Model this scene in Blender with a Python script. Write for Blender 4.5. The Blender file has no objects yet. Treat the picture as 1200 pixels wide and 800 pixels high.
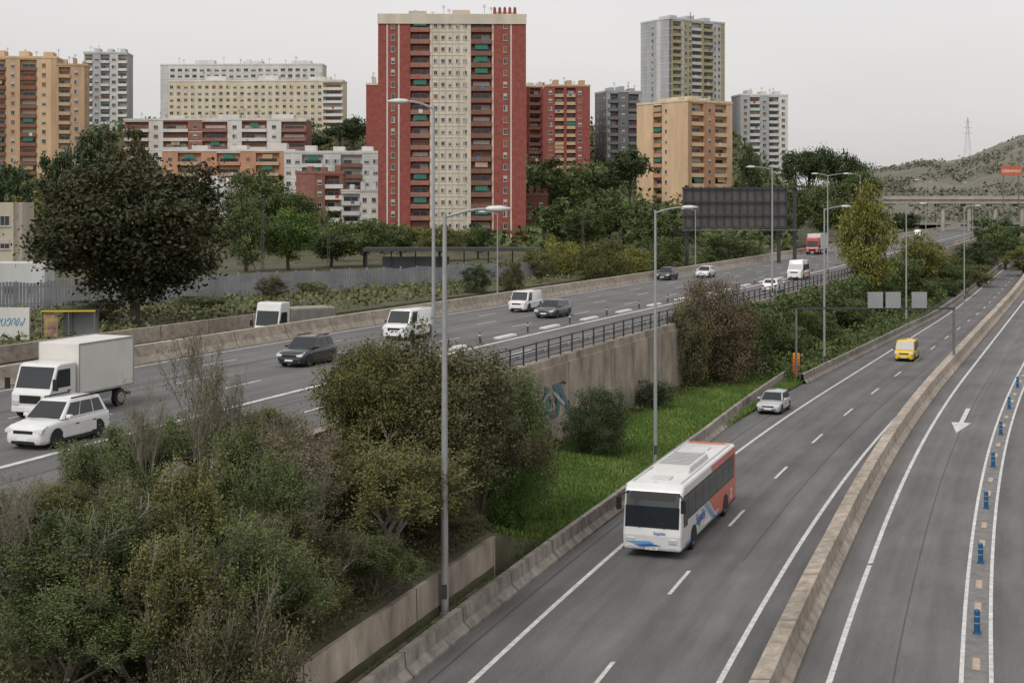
import bpy, math, random
import numpy as np
from mathutils import Vector, Matrix
random.seed(7); rng=np.random.default_rng(7)
S=bpy.context.scene; COL=S.collection; R=math.radians; PI=math.pi
F=1667.; CH=15.
def X_at(px,Y): return (px-600)*Y/F
def Z_at(py,Y): return CH-(py-240)*Y/F
_ys=np.arange(-60,3201,1.)
_s=np.interp(_ys,[20,50,95,115,180,220,600,800],[.31,.335,.405,.43,.43,.40,.40,.38])
_c=np.concatenate([[0],np.cumsum((_s[1:]+_s[:-1])/2)]); _c+=3.26-np.interp(46.5,_ys,_c)
def C(Y): return float(np.interp(Y,_ys,_c))
def SL(Y): return float(np.interp(Y,_ys,_s))
def ramp(Y): return float(np.interp(Y,[60,400,3000],[0,7.6,8]))
def zero(Y): return 0.
def lerp(v,a,b): return float(np.interp(v,a,b))
def G(X,Y):
    d=X-C(Y)
    if d<-40.6: z=lerp(d,[-120,-90,-70,-57.2,-57,-48,-44,-40.6],[3.5,3.6,4.4,4.4,3.6,3.6,4.2,5.2])
    elif d<=-15.2: z=5.2
    elif d<=-6.9:
        hi=lerp(d,[-15.2,-14,-7.05,-6.9],[5.2,4.9,2.0,0]); lo=lerp(d,[-15.2,-15.0,-6.9],[5.2,.6,.1])
        t=lerp(Y,[56,63],[0,1]); z=hi*(1-t)+lo*t
    elif d<=5.28: z=-.08
    else: z=ramp(Y)-.08-(.4 if d>23 else 0)
    if Y>320 and X/Y<.235 and d<-44:
        h=lerp(Y,[320,365,420,480,530,600,660,1200,3000],[4.5,5,14,22,30,46,50,40,20])
        m=lerp(X/Y,[.16,.225],[1,0]); z=max(z,z+(h-z)*m)
    return z
# ---------- materials
MC={}
def M(name,col,rough=.8,var=.15,sc=2.,bump=0,metal=0,col2=None,st=(1,1,1),uv=False,coat=0,joint=0,spec=.4,tracks=False):
    if name in MC: return MC[name]
    m=bpy.data.materials.new(name); m.use_nodes=True; N=m.node_tree.nodes; L=m.node_tree.links
    b=N['Principled BSDF']; b.inputs['Roughness'].default_value=rough; b.inputs['Metallic'].default_value=metal
    b.inputs['Coat Weight'].default_value=coat; b.inputs['Specular IOR Level'].default_value=spec
    tc=N.new('ShaderNodeTexCoord'); mp=N.new('ShaderNodeMapping'); mp.inputs['Scale'].default_value=st
    L.new(tc.outputs['UV' if uv else 'Object'],mp.inputs[0])
    n=N.new('ShaderNodeTexNoise'); n.inputs['Scale'].default_value=sc; n.inputs['Detail'].default_value=7; n.inputs['Roughness'].default_value=.65
    L.new(mp.outputs[0],n.inputs['Vector'])
    r=N.new('ShaderNodeValToRGB'); L.new(n.outputs['Fac'],r.inputs[0])
    r.color_ramp.elements[0].position=.32; r.color_ramp.elements[1].position=.68
    c1=[c*(1-var) for c in col]; c2=[min(1,c*(1+var)) for c in col] if col2 is None else col2
    r.color_ramp.elements[0].color=(*c1,1); r.color_ramp.elements[1].color=(*c2,1)
    out=r.outputs[0]
    def scale(out,fac):
        mm=N.new('ShaderNodeVectorMath'); mm.operation='SCALE'; L.new(out,mm.inputs[0]); L.new(fac,mm.inputs['Scale']); return mm.outputs[0]
    if joint:
        sp=N.new('ShaderNodeSeparateXYZ'); L.new(tc.outputs['UV'],sp.inputs[0])
        a=N.new('ShaderNodeMath'); a.operation='DIVIDE'; a.inputs[1].default_value=joint; L.new(sp.outputs[1],a.inputs[0])
        f=N.new('ShaderNodeMath'); f.operation='FRACT'; L.new(a.outputs[0],f.inputs[0])
        g=N.new('ShaderNodeMath'); g.operation='LESS_THAN'; g.inputs[1].default_value=.08/joint; L.new(f.outputs[0],g.inputs[0])
        mx=N.new('ShaderNodeMix'); mx.data_type='RGBA'; L.new(g.outputs[0],mx.inputs['Factor']); L.new(out,mx.inputs['A']); mx.inputs['B'].default_value=(*[c*.3 for c in col],1); out=mx.outputs['Result']
    if tracks:
        mp2=N.new('ShaderNodeMapping'); mp2.inputs['Scale'].default_value=(.9,.004,1); L.new(tc.outputs['UV'],mp2.inputs[0])
        n4=N.new('ShaderNodeTexNoise'); n4.inputs['Scale'].default_value=1; n4.inputs['Detail'].default_value=2; L.new(mp2.outputs[0],n4.inputs['Vector'])
        r4=N.new('ShaderNodeMapRange'); r4.inputs[1].default_value=.35; r4.inputs[2].default_value=.65; r4.inputs[3].default_value=.82; r4.inputs[4].default_value=1.12; L.new(n4.outputs['Fac'],r4.inputs[0]); out=scale(out,r4.outputs[0])
        n5=N.new('ShaderNodeTexNoise'); n5.inputs['Scale'].default_value=14; n5.inputs['Detail'].default_value=2; L.new(tc.outputs['Object'],n5.inputs['Vector'])
        r5=N.new('ShaderNodeMapRange'); r5.inputs[1].default_value=.3; r5.inputs[2].default_value=.7; r5.inputs[3].default_value=.85; r5.inputs[4].default_value=1.15; L.new(n5.outputs['Fac'],r5.inputs[0]); out=scale(out,r5.outputs[0])
    if uv:
        n2=N.new('ShaderNodeTexNoise'); n2.inputs['Scale'].default_value=.16; n2.inputs['Detail'].default_value=5; L.new(tc.outputs['Object'],n2.inputs['Vector'])
        r2=N.new('ShaderNodeMapRange'); r2.inputs[1].default_value=.3; r2.inputs[2].default_value=.7; r2.inputs[3].default_value=.82 if tracks else .72; r2.inputs[4].default_value=1.12; L.new(n2.outputs['Fac'],r2.inputs[0]); out=scale(out,r2.outputs[0])
    L.new(out,b.inputs['Base Color'])
    if bump:
        n3=N.new('ShaderNodeTexNoise'); n3.inputs['Scale'].default_value=sc*6; n3.inputs['Detail'].default_value=4; L.new(tc.outputs['Object'],n3.inputs['Vector'])
        bp=N.new('ShaderNodeBump'); bp.inputs['Strength'].default_value=bump; bp.inputs['Distance'].default_value=.03; L.new(n3.outputs['Fac'],bp.inputs['Height']); L.new(bp.outputs[0],b.inputs['Normal'])
    MC[name]=m; return m
def leafM(name,c1,c2,g=1.25):
    if name in MC: return MC[name]
    c1=[c*g for c in c1]; c2=[c*g for c in c2]
    m=bpy.data.materials.new(name); m.use_nodes=True; N=m.node_tree.nodes; L=m.node_tree.links
    b=N['Principled BSDF']; b.inputs['Roughness'].default_value=.65; b.inputs['Specular IOR Level'].default_value=.2
    a=N.new('ShaderNodeAttribute'); a.attribute_name='hue'; t=N.new('ShaderNodeAttribute'); t.attribute_name='tint'
    oi=N.new('ShaderNodeObjectInfo')
    mx=N.new('ShaderNodeMix'); mx.data_type='RGBA'; L.new(a.outputs['Fac'],mx.inputs['Factor']); mx.inputs['A'].default_value=(*c1,1); mx.inputs['B'].default_value=(*c2,1)
    mr=N.new('ShaderNodeMapRange'); mr.inputs[3].default_value=.88; mr.inputs[4].default_value=1.18; L.new(oi.outputs['Random'],mr.inputs[0])
    mu=N.new('ShaderNodeMath'); mu.operation='MULTIPLY'; L.new(mr.outputs[0],mu.inputs[0]); L.new(t.outputs['Fac'],mu.inputs[1])
    sc=N.new('ShaderNodeVectorMath'); sc.operation='SCALE'; L.new(mx.outputs['Result'],sc.inputs[0]); L.new(mu.outputs[0],sc.inputs['Scale'])
    L.new(sc.outputs[0],b.inputs['Base Color']); MC[name]=m; return m
asph=M('asphalt',(.13,.127,.126),.85,.1,.8,.2,col2=(.155,.151,.15),st=(1.5,.25,1),uv=True,tracks=True)
asph2=M('asphalt_old',(.138,.134,.133),.85,.1,.8,.2,col2=(.165,.16,.158),st=(1.5,.25,1),uv=True,tracks=True)
paint=M('road_paint',(.5,.5,.48),.7,.2,3,0,col2=(.72,.72,.7))
pale=M('pale_strip',(.17,.165,.16),.85,.2,2,col2=(.23,.22,.215))
conc=M('barrier_concrete',(.37,.3,.235),.9,.3,1.4,.3,col2=(.5,.44,.37),st=(1.5,1.2,1),uv=True,joint=6)
concg=M('grey_concrete',(.26,.23,.2),.9,.35,1.2,.3,col2=(.4,.36,.32),st=(1,1.5,1),uv=True,joint=5)
wallc=M('wall_concrete',(.3,.25,.195),.9,.3,1.0,.3,col2=(.52,.45,.37),st=(.3,.8,1),uv=True,joint=8)
dirt=M('dirt',(.08,.07,.045),.95,.4,.35,.5,col2=(.11,.11,.055))
verge=M('verge_dirt',(.17,.14,.1),.95,.4,2,.5,col2=(.2,.19,.12))
grassS=M('grass_soil',(.065,.1,.03),.95,.3,.6,.5,col2=(.1,.14,.04))
grassM=leafM('grass_blades',(.075,.13,.027),(.13,.18,.045))
steel=M('galvanised_steel',(.36,.37,.37),.5,.1,3,metal=.5)
dsteel=M('dark_steel',(.05,.05,.052),.6,.2,3)
msteel=M('weathered_steel',(.14,.14,.14),.6,.2,3)
black=M('black_plastic',(.015,.015,.016),.5,.1,3)
tyre=M('tyre_rubber',(.02,.02,.02),.85,.2,5)
rimM=M('alloy',(.4,.4,.42),.35,.1,5,metal=.8)
glassM=M('window_glass',(.02,.024,.028),.08,.2,.3,spec=.55)
chrome=M('lamp_lens',(.6,.62,.64),.15,.1,5,metal=.3)
redl=M('red_lens',(.35,.02,.015),.25,.1,5)
plateM=M('number_plate',(.75,.75,.73),.5,.03,5)
whiteP=M('white_paint_metal',(.66,.66,.65),.35,.05,1.5,coat=.4)
bark=M('bark',(.085,.07,.052),.95,.35,6,.5)
twigM=M('twig',(.2,.175,.145),.95,.3,6)
def paintcar(n,c): return M('car_paint_'+n,c,.3,.07,1.2,coat=.7)
# ---------- mesh helper
class MB:
    def __init__(s): s.v=[];s.f=[];s.m=[]
    def add(s,vs,fs,mi=0,T=None):
        o=len(s.v); s.v+=[tuple(T@Vector(v)) for v in vs] if T is not None else [tuple(v) for v in vs]
        for f in fs: s.f.append(tuple(o+i for i in f)); s.m.append(mi)
    def box(s,x0,x1,y0,y1,z0,z1,mi=0,T=None):
        s.add([(x0,y0,z0),(x1,y0,z0),(x1,y1,z0),(x0,y1,z0),(x0,y0,z1),(x1,y0,z1),(x1,y1,z1),(x0,y1,z1)],
              [(0,3,2,1),(4,5,6,7),(0,1,5,4),(1,2,6,5),(2,3,7,6),(3,0,4,7)],mi,T)
    def tube(s,p0,p1,r0,r1=None,n=8,mi=0,cap=True):
        p0=Vector(p0);p1=Vector(p1); r1=r0 if r1 is None else r1
        d=(p1-p0); 
        if d.length<1e-6: return
        d.normalize(); a=d.orthogonal().normalized(); b=d.cross(a); vs=[]
        for p,r in((p0,r0),(p1,r1)):
            for i in range(n):
                t=2*PI*i/n; vs.append(p+(a*math.cos(t)+b*math.sin(t))*r)
        fs=[(i,(i+1)%n,n+(i+1)%n,n+i) for i in range(n)]
        if cap: fs+=[tuple(range(n-1,-1,-1)),tuple(range(n,2*n))]
        s.add(vs,fs,mi)
    def extr(s,prof,y0,y1,mi=0):
        n=len(prof); vs=[(x,y0,z) for x,z in prof]+[(x,y1,z) for x,z in prof]
        s.add(vs,[tuple(range(n)),tuple(range(2*n-1,n-1,-1))]+[(i,n+i,n+(i+1)%n,(i+1)%n) for i in range(n)],mi)
    def pan(s,p0,p1,y0,y1,th=.012,mi=0):
        a=Vector((p0[0],0,p0[1]));b=Vector((p1[0],0,p1[1]));d=(b-a).normalized();n=Vector((d.z,0,-d.x))
        if n.x<0 and abs(n.x)>.2 and a.x>0: n=-n
        if a.x<0 and n.x>0: n=-n
        vs=[]
        for k in(-.01,th):
            for p,y in((a,y0),(a,y1),(b,y1),(b,y0)): vs.append(p+Vector((0,y,0))+n*k)
        s.add(vs,[(0,3,2,1),(4,5,6,7),(0,1,5,4),(1,2,6,5),(2,3,7,6),(3,0,4,7)],mi)
    def loft(s,rings,mi=0):
        n=len(rings[0]); vs=[p for r in rings for p in r]; fs=[]
        for k in range(len(rings)-1):
            for i in range(n): fs.append((k*n+i,k*n+(i+1)%n,(k+1)*n+(i+1)%n,(k+1)*n+i))
        fs+=[tuple(range(n-1,-1,-1)),tuple((len(rings)-1)*n+i for i in range(n))]
        s.add(vs,fs,mi)
    def mesh(s,name,mats):
        me=bpy.data.meshes.new(name); me.from_pydata(s.v,[],s.f); me.polygons.foreach_set('material_index',s.m)
        for m in (mats if isinstance(mats,(list,tuple)) else [mats]): me.materials.append(m)
        me.update(); return me
    def build(s,name,mats,parent=None,bev=0,smooth=False,fix=False):
        me=s.mesh(name,mats)
        if fix or bev:
            import bmesh; bm=bmesh.new(); bm.from_mesh(me); bmesh.ops.recalc_face_normals(bm,faces=bm.faces); bm.to_mesh(me); bm.free()
        o=bpy.data.objects.new(name,me); COL.objects.link(o); o.parent=parent
        if smooth: me.shade_smooth()
        if bev:
            b=o.modifiers.new('bevel','BEVEL'); b.width=bev; b.segments=2; b.limit_method='ANGLE'; b.angle_limit=R(25)
        return o
def obj(name,me,parent=None,mat=None):
    o=bpy.data.objects.new(name,me); COL.objects.link(o); o.parent=parent
    if mat is not None: o.matrix_local=mat
    return o
def tag(o,label=None,cat=None,group=None,kind=None):
    if label:o['label']=label
    if cat:o['category']=cat
    if group:o['group']=group
    if kind:o['kind']=kind
    return o
def empty(name,X,Y,z,rz=0,label=None,cat=None,group=None):
    o=bpy.data.objects.new(name,None); COL.objects.link(o); o.location=(X,Y,z); o.rotation_euler=(0,0,rz); o.empty_display_size=.3
    return tag(o,label,cat,group)
def sweep(name,prof,Y0,Y1,mat,zf=zero,step=3.,parent=None,kind=None,off=None):
    n=max(2,int((Y1-Y0)/step)+1); Ys=np.linspace(Y0,Y1,n); k=len(prof); v=[];f=[];uv=[]
    arc=[0]
    for i in range(1,k): arc.append(arc[-1]+math.dist(prof[i],prof[i-1]))
    for Y in Ys:
        c=C(Y)+(off(Y) if off else 0); z=zf(Y)
        for dx,pz in prof: v.append((c+dx,Y,z+pz))
    for j in range(n-1):
        for i in range(k-1):
            a=j*k+i; f.append((a,a+1,a+k+1,a+k)); uv+= [(arc[i],Ys[j]),(arc[i+1],Ys[j]),(arc[i+1],Ys[j+1]),(arc[i],Ys[j+1])]
    me=bpy.data.meshes.new(name); me.from_pydata(v,[],f); me.materials.append(mat)
    u=me.uv_layers.new(name='UV'); u.data.foreach_set('uv',[q for p in uv for q in p])
    o=bpy.data.objects.new(name,me); COL.objects.link(o); o.parent=parent
    if kind:o['kind']=kind
    return o
def textmesh(body,size,mat,parent,mtx,name='lettering',shear=0,bold=0):
    cu=bpy.data.curves.new('t','FONT'); cu.body=body; cu.size=size; cu.extrude=.004; cu.shear=shear; cu.offset=bold; cu.align_x='CENTER'
    t=bpy.data.objects.new('t',cu); COL.objects.link(t); bpy.context.view_layer.update()
    me=bpy.data.meshes.new_from_object(t.evaluated_get(bpy.context.evaluated_depsgraph_get())); bpy.data.objects.remove(t)
    me.materials.clear(); me.materials.append(mat); return obj(name,me,parent,mtx)
# ---------- terrain
dk=[-2600,-1800,-1200,-900,-700,-600]+list(range(-540,-120,20))+[-120,-105,-90,-80,-70,-64,-57.2,-57,-52,-48,-44,-40.6,-36,-15.3,-15.2,-15.0,-14,-11.5,-9,-7.05,-6.9,-6.5,0,5.25,5.32,14,23,23.2,30,50,100,200,400,800,1800]
yk=list(range(-40,30,10))+list(range(30,130,2))+list(range(130,340,6))+list(range(340,700,12))+list(range(700,3101,100))
v=[(C(Y)+d,Y,G(C(Y)+d+1e-6,Y)) for Y in yk for d in dk]; K=len(dk)
f=[(j*K+i,j*K+i+1,(j+1)*K+i+1,(j+1)*K+i) for j in range(len(yk)-1) for i in range(K-1)]
me=bpy.data.meshes.new('ground'); me.from_pydata(v,[],f); me.materials.append(dirt); tag(obj('ground',me),kind='structure')
sweep('grass_ground',[(-14.7,.62),(-6.95,.14)],63.5,330,grassS,kind='structure')
sweep('verge_strip',[(-7.0,.62),(-6.45,.5)],-15,55.4,verge,kind='structure')
# roads
sweep('lower_road',[(-6.9,0),(-3,.01),(5.2,0)],-20,420,asph,kind='structure')
sweep('ramp_road',[(5.4,0),(9,.01),(11.5,0),(12.5,.0),(23,0)],-20,420,asph2,zf=lambda Y:ramp(Y)+.004,kind='structure')
sweep('upper_highway',[(-40.5,5.4),(-30,5.45),(-24,5.45),(-15.3,5.4)],-20,1500,asph,step=5,kind='structure')
sweep('service_road',[(-56.8,3.65),(-48.2,3.65)],20,400,asph2,kind='structure')
def line(d0,w,Y0,Y1,z,zf=zero,m=None,name='lane_line'): sweep(name,[(d0-w/2,z),(d0+w/2,z)],Y0,Y1,m or paint,zf=zf,kind='structure')
def dashes(d0,w,Y0,Y1,z,ln=3.5,per=12.5,name='dashed_line'):
    mb=MB(); y=Y0
    while y<Y1:
        a=[]
        for t in(0,.5,1):
            yy=y+ln*t; a+=[(C(yy)+d0-w/2,yy,z),(C(yy)+d0+w/2,yy,z)]
        mb.add(a,[(0,1,3,2),(2,3,5,4)]); y+=per
    tag(mb.build(name,paint),kind='structure')
line(-3.95,.2,-10,400,.016); line(3.85,.2,-10,400,.016); dashes(0,.16,33.3-1.7,300,.018,3.5,11.6)
rz=lambda Y:ramp(Y)+.004
line(7.3,.2,-10,400,.014,rz); line(11.45,.15,-10,400,.018,rz); line(12.4,.15,-10,400,.018,rz); line(20,.15,-10,400,.014,rz); line(11.92,.78,-10,400,.014,rz,pale,'pale_strip')
zu=5.46
line(-39,.2,-10,900,zu-.04); dashes(-35.3,.15,22,500,zu-.01); dashes(-31.6,.15,26,500,zu); dashes(-27.9,.15,24,500,zu)
line(-23.6,.34,-10,900,zu); dashes(-19.4,.16,28,500,zu-.01); line(-16.1,.16,-10,900,zu-.03)
mb=MB(); ya=94.; xa=C(ya)+9.1; dirv=Vector((-SL(ya),-1,0)).normalized(); nv=Vector((-dirv.y,dirv.x,0)); z0=ramp(ya)+.03
P=lambda a,b:tuple(Vector((xa,ya,0))+dirv*a+nv*b+Vector((0,0,z0-.0225*a*.93)))
mb.add([P(-5,-.15),P(-5,.15),P(1,.15),P(1,.62),P(5,0),P(1,-.62),P(1,-.15)],[(0,1,2,6),(3,4,5)]); tag(mb.build('road_arrow',paint),kind='structure')
seam=M('seam_dark',(.07,.07,.07),.7,.2,4)
for d,a,b_ in((1.9,60,130),(-5.3,40,110)): line(d,.04,a,b_,.02,zero,seam,'repair_seam')
line(9.3,.04,35,120,.022,rz,seam,'repair_seam'); line(16,.05,30,110,.022,rz,seam,'repair_seam'); line(-21.5,.05,40,160,zu-.005,zero,seam,'repair_seam'); line(-33.5,.05,40,160,zu-.012,zero,seam,'repair_seam')
# ---------- barriers and walls
NJ=[(-.4,0),(-.4,.1),(-.17,.35),(-.12,.85),(.12,.85),(.17,.35),(.4,.1),(.4,0)]
def prof(d,s=1): return [(d+a,b*s) for a,b in NJ]
b=sweep('median_barrier',[(4.9,0),(4.9,.12),(5.15,.4),(5.25,1.0),(5.85,1.0),(5.95,.4),(6.2,.12),(6.2,0)],-15,400,conc,zf=ramp,step=2.5)
tag(b,'tan concrete median barrier curving between the lower road and the ramp','barrier')
sweep('barrier_base',[(4.91,-8),(4.91,.01)],60,400,conc,zf=ramp,parent=b)
offb=lambda Y:lerp(Y,[70,90,122],[0,-.6,-2.6])
b=sweep('roadside_barrier',prof(-6.3,1.0),-15,121,concg,step=2,off=offb); tag(b,'weathered grey concrete barrier on the grassy left side of the lower road','barrier')
b=sweep('roadside_barrier',prof(-6.9,1.0),119,380,concg,step=4,off=lambda Y:lerp(Y,[119,190],[0,1.8])); tag(b,'far concrete barrier starting beside the orange warning panel on the lower road','barrier')
b=sweep('highway_barrier',[(-40.9,3),(-40.8,6.45),(-40.3,6.45),(-40.15,5.8),(-39.9,5.4)],-15,900,conc,step=4); tag(b,'long tan concrete barrier along the far side of the upper highway','barrier')
b=sweep('low_retaining_wall',[(-7.3,1.4),(-7.3,2.05),(-7.0,2.05),(-6.95,-.1)],-15,55.5,wallc,step=2); tag(b,'low stained concrete retaining wall under the overgrown slope, lower left','wall')
mb=MB(); c=C(55.5); mb.box(c-14,c-6.95,55.4,55.75,-.1,2.04); mb.build('wall_end',M('wall_end_c',(.3,.24,.18),.9,.4,1.2),b,fix=True)
rw=sweep('retaining_wall',[(-15.6,5.36),(-15.6,5.75),(-14.95,5.75),(-14.95,5.3),(-14.8,5.3),(-14.7,-.2)],54,420,wallc,step=3); tag(rw,'tall stained retaining wall with graffiti below the highway fence','wall')
b=sweep('service_wall',[(-57.6,4.2),(-57.6,5.3),(-57.2,5.3),(-57.1,3.4)],60,138,conc,step=4); tag(b,'low tan wall along the service road below the big round tree','wall')
gb=M('graffiti_teal',(.1,.19,.22),.8,.2,2); gk=M('graffiti_black',(.04,.045,.05),.8,.2,2)
def graffiti(Y0,z0,w,h,n,mt,parent,fx,seed,sw=.09):
    r=random.Random(seed); mb=MB()
    for i in range(n):
        cx=Y0+w*(i+.5)/n; pts=[]; a0=r.uniform(0,6); fr=r.uniform(4.5,6); fq=r.uniform(5,6.6)
        for k in range(26):
            t=k/25; pts.append((cx+w/n*.5*math.sin(a0+t*fq),z0+h*(.5+.45*math.cos(a0*2+t*fr))))
        for k in range(25):
            (y1,z1),(y2,z2)=pts[k],pts[k+1]; dx,dz=(y2-y1)/2.5,z2-z1; l=math.hypot(dx,dz)+1e-6; nx,nz=-dz/l*sw*2.5,dx/l*sw
            mb.add([(fx(y1-nx,z1),y1-nx,z1-nz),(fx(y2-nx,z2),y2-nx,z2-nz),(fx(y2+nx,z2),y2+nx,z2+nz),(fx(y1+nx,z1),y1+nx,z1+nz)],[(0,1,2,3)])
    return mb.build('graffiti',mt,parent)
fw=lambda e:(lambda y,z:C(y)-14.7-.1*(z+.2)/5.5+e)
graffiti(80.5,2.2,7.5,2.1,4,gb,rw,fw(.05),3,.11); graffiti(79.5,2.4,8.5,1.9,5,gk,rw,fw(.04),5,.05); graffiti(91,1.2,5,1.3,4,gk,rw,fw(.045),9,.04); graffiti(82,2.7,5,1.1,3,M('graffiti_white',(.45,.45,.45),.8,.1),rw,fw(.06),12,.05)
fr=empty('railing',C(66)-15.3,66,5.4,0,'dark metal railing with posts running on top of the tall retaining wall','railing')
bpy.context.view_layer.update()
def rel(o): o.matrix_parent_inverse=fr.matrix_world.inverted(); return o
for zz,hh in((5.85,.05),(6.15,.05),(6.45,.05),(6.8,.07)):
    rel(sweep('rail',[(-15.32,zz),(-15.32,zz+hh),(-15.26,zz+hh),(-15.26,zz),(-15.32,zz)],64,330,dsteel,parent=fr))
pm=MB(); pm.box(-.05,.05,-.05,.05,0,1.2); pme=pm.mesh('post',dsteel); y=64
while y<255:
    o=obj('post',pme,fr); o.location=(C(y)-15.28,y,5.7); rel(o); y+=2.
gr=sweep('guard_rail',[(-16.0,5.95),(-15.93,6.0),(-16.0,6.08),(-15.93,6.18),(-16.0,6.25)],62,400,steel); tag(gr,'grey steel guard rail along the near edge of the upper highway','guard rail')
pm=MB(); pm.box(-.05,.05,-.06,.06,0,.78); pme=pm.mesh('post',steel); y=63
while y<245: obj('post',pme,gr,Matrix.Translation((C(y)-15.85,y,5.42))); y+=4
kb=M('kerb_white',(.6,.6,.58),.8,.15,3)
for i in range(15):
    y=86+i*8.2; e=empty('kerb_separator',C(y)-24.6,y,5.45,-math.atan(SL(y)),'long low white kerb block in the row down the middle of the upper highway','kerb','white kerb blocks between the carriageways')
    mb=MB(); mb.extr([(-.3,0),(-.22,.16),(.22,.16),(.3,0)],-1.6,1.6); mb.build('block',kb,e,bev=.03)
    p=empty('delineator_post',C(y+4)-24.6,y+4,5.45,0,'short black and white post in the row down the middle of the upper highway','post','posts between the white kerb blocks')
    mb=MB(); mb.tube((0,0,0),(0,0,.75),.07,.06,8); mb.build('post',dsteel,p); mb=MB(); mb.tube((0,0,.5),(0,0,.62),.075,.075,8); mb.build('band',kb,p)
blue=M('blue_plastic',(.012,.085,.19),.45,.1,4); tanM=M('tan_block',(.42,.34,.26),.8,.2,3); bband=M('blue_band',(.2,.3,.4),.5,.1,3)
names=['nearest','second nearest','third nearest','fourth nearest','fifth nearest','sixth nearest','seventh nearest','eighth nearest','ninth nearest','tenth nearest','eleventh nearest','twelfth nearest']
for i in range(12):
    y=40+i*9.75; z=ramp(y)+.024
    p=empty('bollard',C(y)+11.92,y,z,0,'blue flexible bollard on the striped strip beside the ramp, '+(names[i-1] if i else 'below the frame'),'bollard')
    mb=MB(); mb.tube((0,0,0),(0,0,.06),.15,.13,14); mb.tube((0,0,.06),(0,0,.78),.11,.1,14); mb.tube((0,0,.78),(0,0,.84),.11,.08,14); mb.build('post',blue,p)
    for zz in(.36,.6):
        mb=MB(); mb.tube((0,0,zz),(0,0,zz+.04),.112,.112,14); mb.build('reflective_band',bband,p)
    for dy in(3.2,6.4):
        y2=y+dy
        q=empty('lane_separator',C(y2)+11.92,y2,ramp(y2)+.024,-math.atan(SL(y2)),'low cream separator block on the strip between blue bollards','separator','cream separator blocks beside the ramp')
        mb=MB(); mb.extr([(-.13,0),(-.1,.03),(.1,.03),(.13,0)],-.6,.6); mb.build('block',tanM,q)
# ---------- street lamps
lampw=M('lamp_white',(.6,.6,.58),.4,.05,3)
def lamp(label,X,Y,z0,H,arms,group=None,r=.12):
    e=empty('street_lamp',X,Y,z0,0,label,'street lamp',group)
    mb=MB(); mb.tube((0,0,0),(0,0,.4),r*1.5,r*1.4,10); mb.tube((0,0,.4),(0,0,H),r,r*.5,10); mb.build('pole',steel,e)
    mb=MB(); mb.box(-.09,.09,-r-.01,-r+.02,.9,1.4); mb.build('hatch',dsteel,e)
    for a in arms:
        s=1 if a>0 else -1
        mb=MB(); p=(0,0,H-.15)
        for k in range(1,6):
            t=k/5; q=(a*t,0,H-.15+.3*math.sin(t*PI/2)); mb.tube(p,q,.055,.045,6); p=q
        mb.build('arm',steel,e)
        mb=MB(); x0=a; rings=[]
        for t,w,h in((0,.07,.05),(.12,.17,.1),(.5,.22,.12),(.9,.1,.04)):
            rings.append([(x0+s*t,w*math.cos(u),H+.16+h*math.sin(u)) for u in [2*PI*i/8 for i in range(8)]])
        mb.loft(rings); mb.build('lamp_head',lampw,e,fix=True,smooth=True)
lamp('tall grey street lamp rising from the slope in front of the olive trees',X_at(521,50),50,.3,14.4,(1.45,),r=.14)
lamp('grey street lamp in the grass between the retaining wall and the bus',X_at(768,80),80,.1,14.6,(1.5,))
lamp('grey street lamp just behind the orange warning panel',X_at(966,127),127,.1,14.6,(1.5,))
lamp('grey street lamp beside the far lower road near the yellow-green tree',X_at(1062,169),169,.1,14.9,(1.6,))
lamp('farthest lamp on the left side of the lower road near the frame edge',X_at(1130,212),212,.1,14.6,(1.6,))
lamp('tallest lamp in the picture, arm pointing left across the red tower',X_at(508,60),60,5.4,13.8,(-1.05,),r=.1)
lamp('lamp at the highway fence in front of the big sign back, arm pointing left',X_at(905,141),141,5.4,13.2,(-1.7,))
lamp('double-armed lamp at the highway edge left of the pale green tall tree',X_at(970,181),181,5.4,13.4,(-1.2,2.0))
for px,Y,t in((583,160,250),(815,215,246),(1085,262,212),(1008,225,205),(1140,330,215),(1160,420,222),(1098,400,214)):
    z0=max(G(X_at(px,Y),Y),3); H=Z_at(t,Y)-z0
    lamp({583:'slim lamp behind the highway barrier right of the red tower base',815:'slim lamp behind the far highway barrier under the big sign back',1085:'tall lamp above the bright yellow-green tree',1008:'tall lamp rising behind the loose yellow-green tree',1140:'lamp seen in front of the viaduct near the power pylon',1160:'small distant lamp in front of the right end of the viaduct',1098:'small distant lamp above the viaduct left of the pylon'}[px],X_at(px,Y),Y,z0,H,(-1.3,),r=.1)
# ---------- vehicles
def wheels(e,xs,W,r,wd=.24,rim=True):
    for x in xs:
        for s in(-1,1):
            yo=s*(W/2-.02); yi=s*(W/2-wd)
            mb=MB(); mb.tube((x,yi,r),(x,yo,r),r,r,20); w=mb.build('wheel',tyre,e,bev=.03)
            mb=MB(); mb.tube((x,yo-s*.02,r),(x,yo+s*.012,r),r*.64,r*.58,16); rm=mb.build('rim',rimM,w)
            if rim:
                for k in range(5):
                    mb=MB(); t=2*PI*k/5+.3; c=Vector((x+math.cos(t)*r*.4,yo+s*.014,r+math.sin(t)*r*.4)); mb.tube(c,c+Vector((0,s*.006,0)),r*.13,r*.13,6); mb.build('rim_opening',black,w)
def arches(x,s,W,r):
    mb=MB(); n=14; y=s*(W/2+.006); vs=[(x+math.cos(PI*i/n)*r*1.17,y,r*1.0+math.sin(PI*i/n)*r*1.17) for i in range(n+1)]+[(x-r*1.17,y,.22),(x+r*1.17,y,.22)]
    mb.add(vs,[tuple(range(len(vs)))]); return mb
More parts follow.
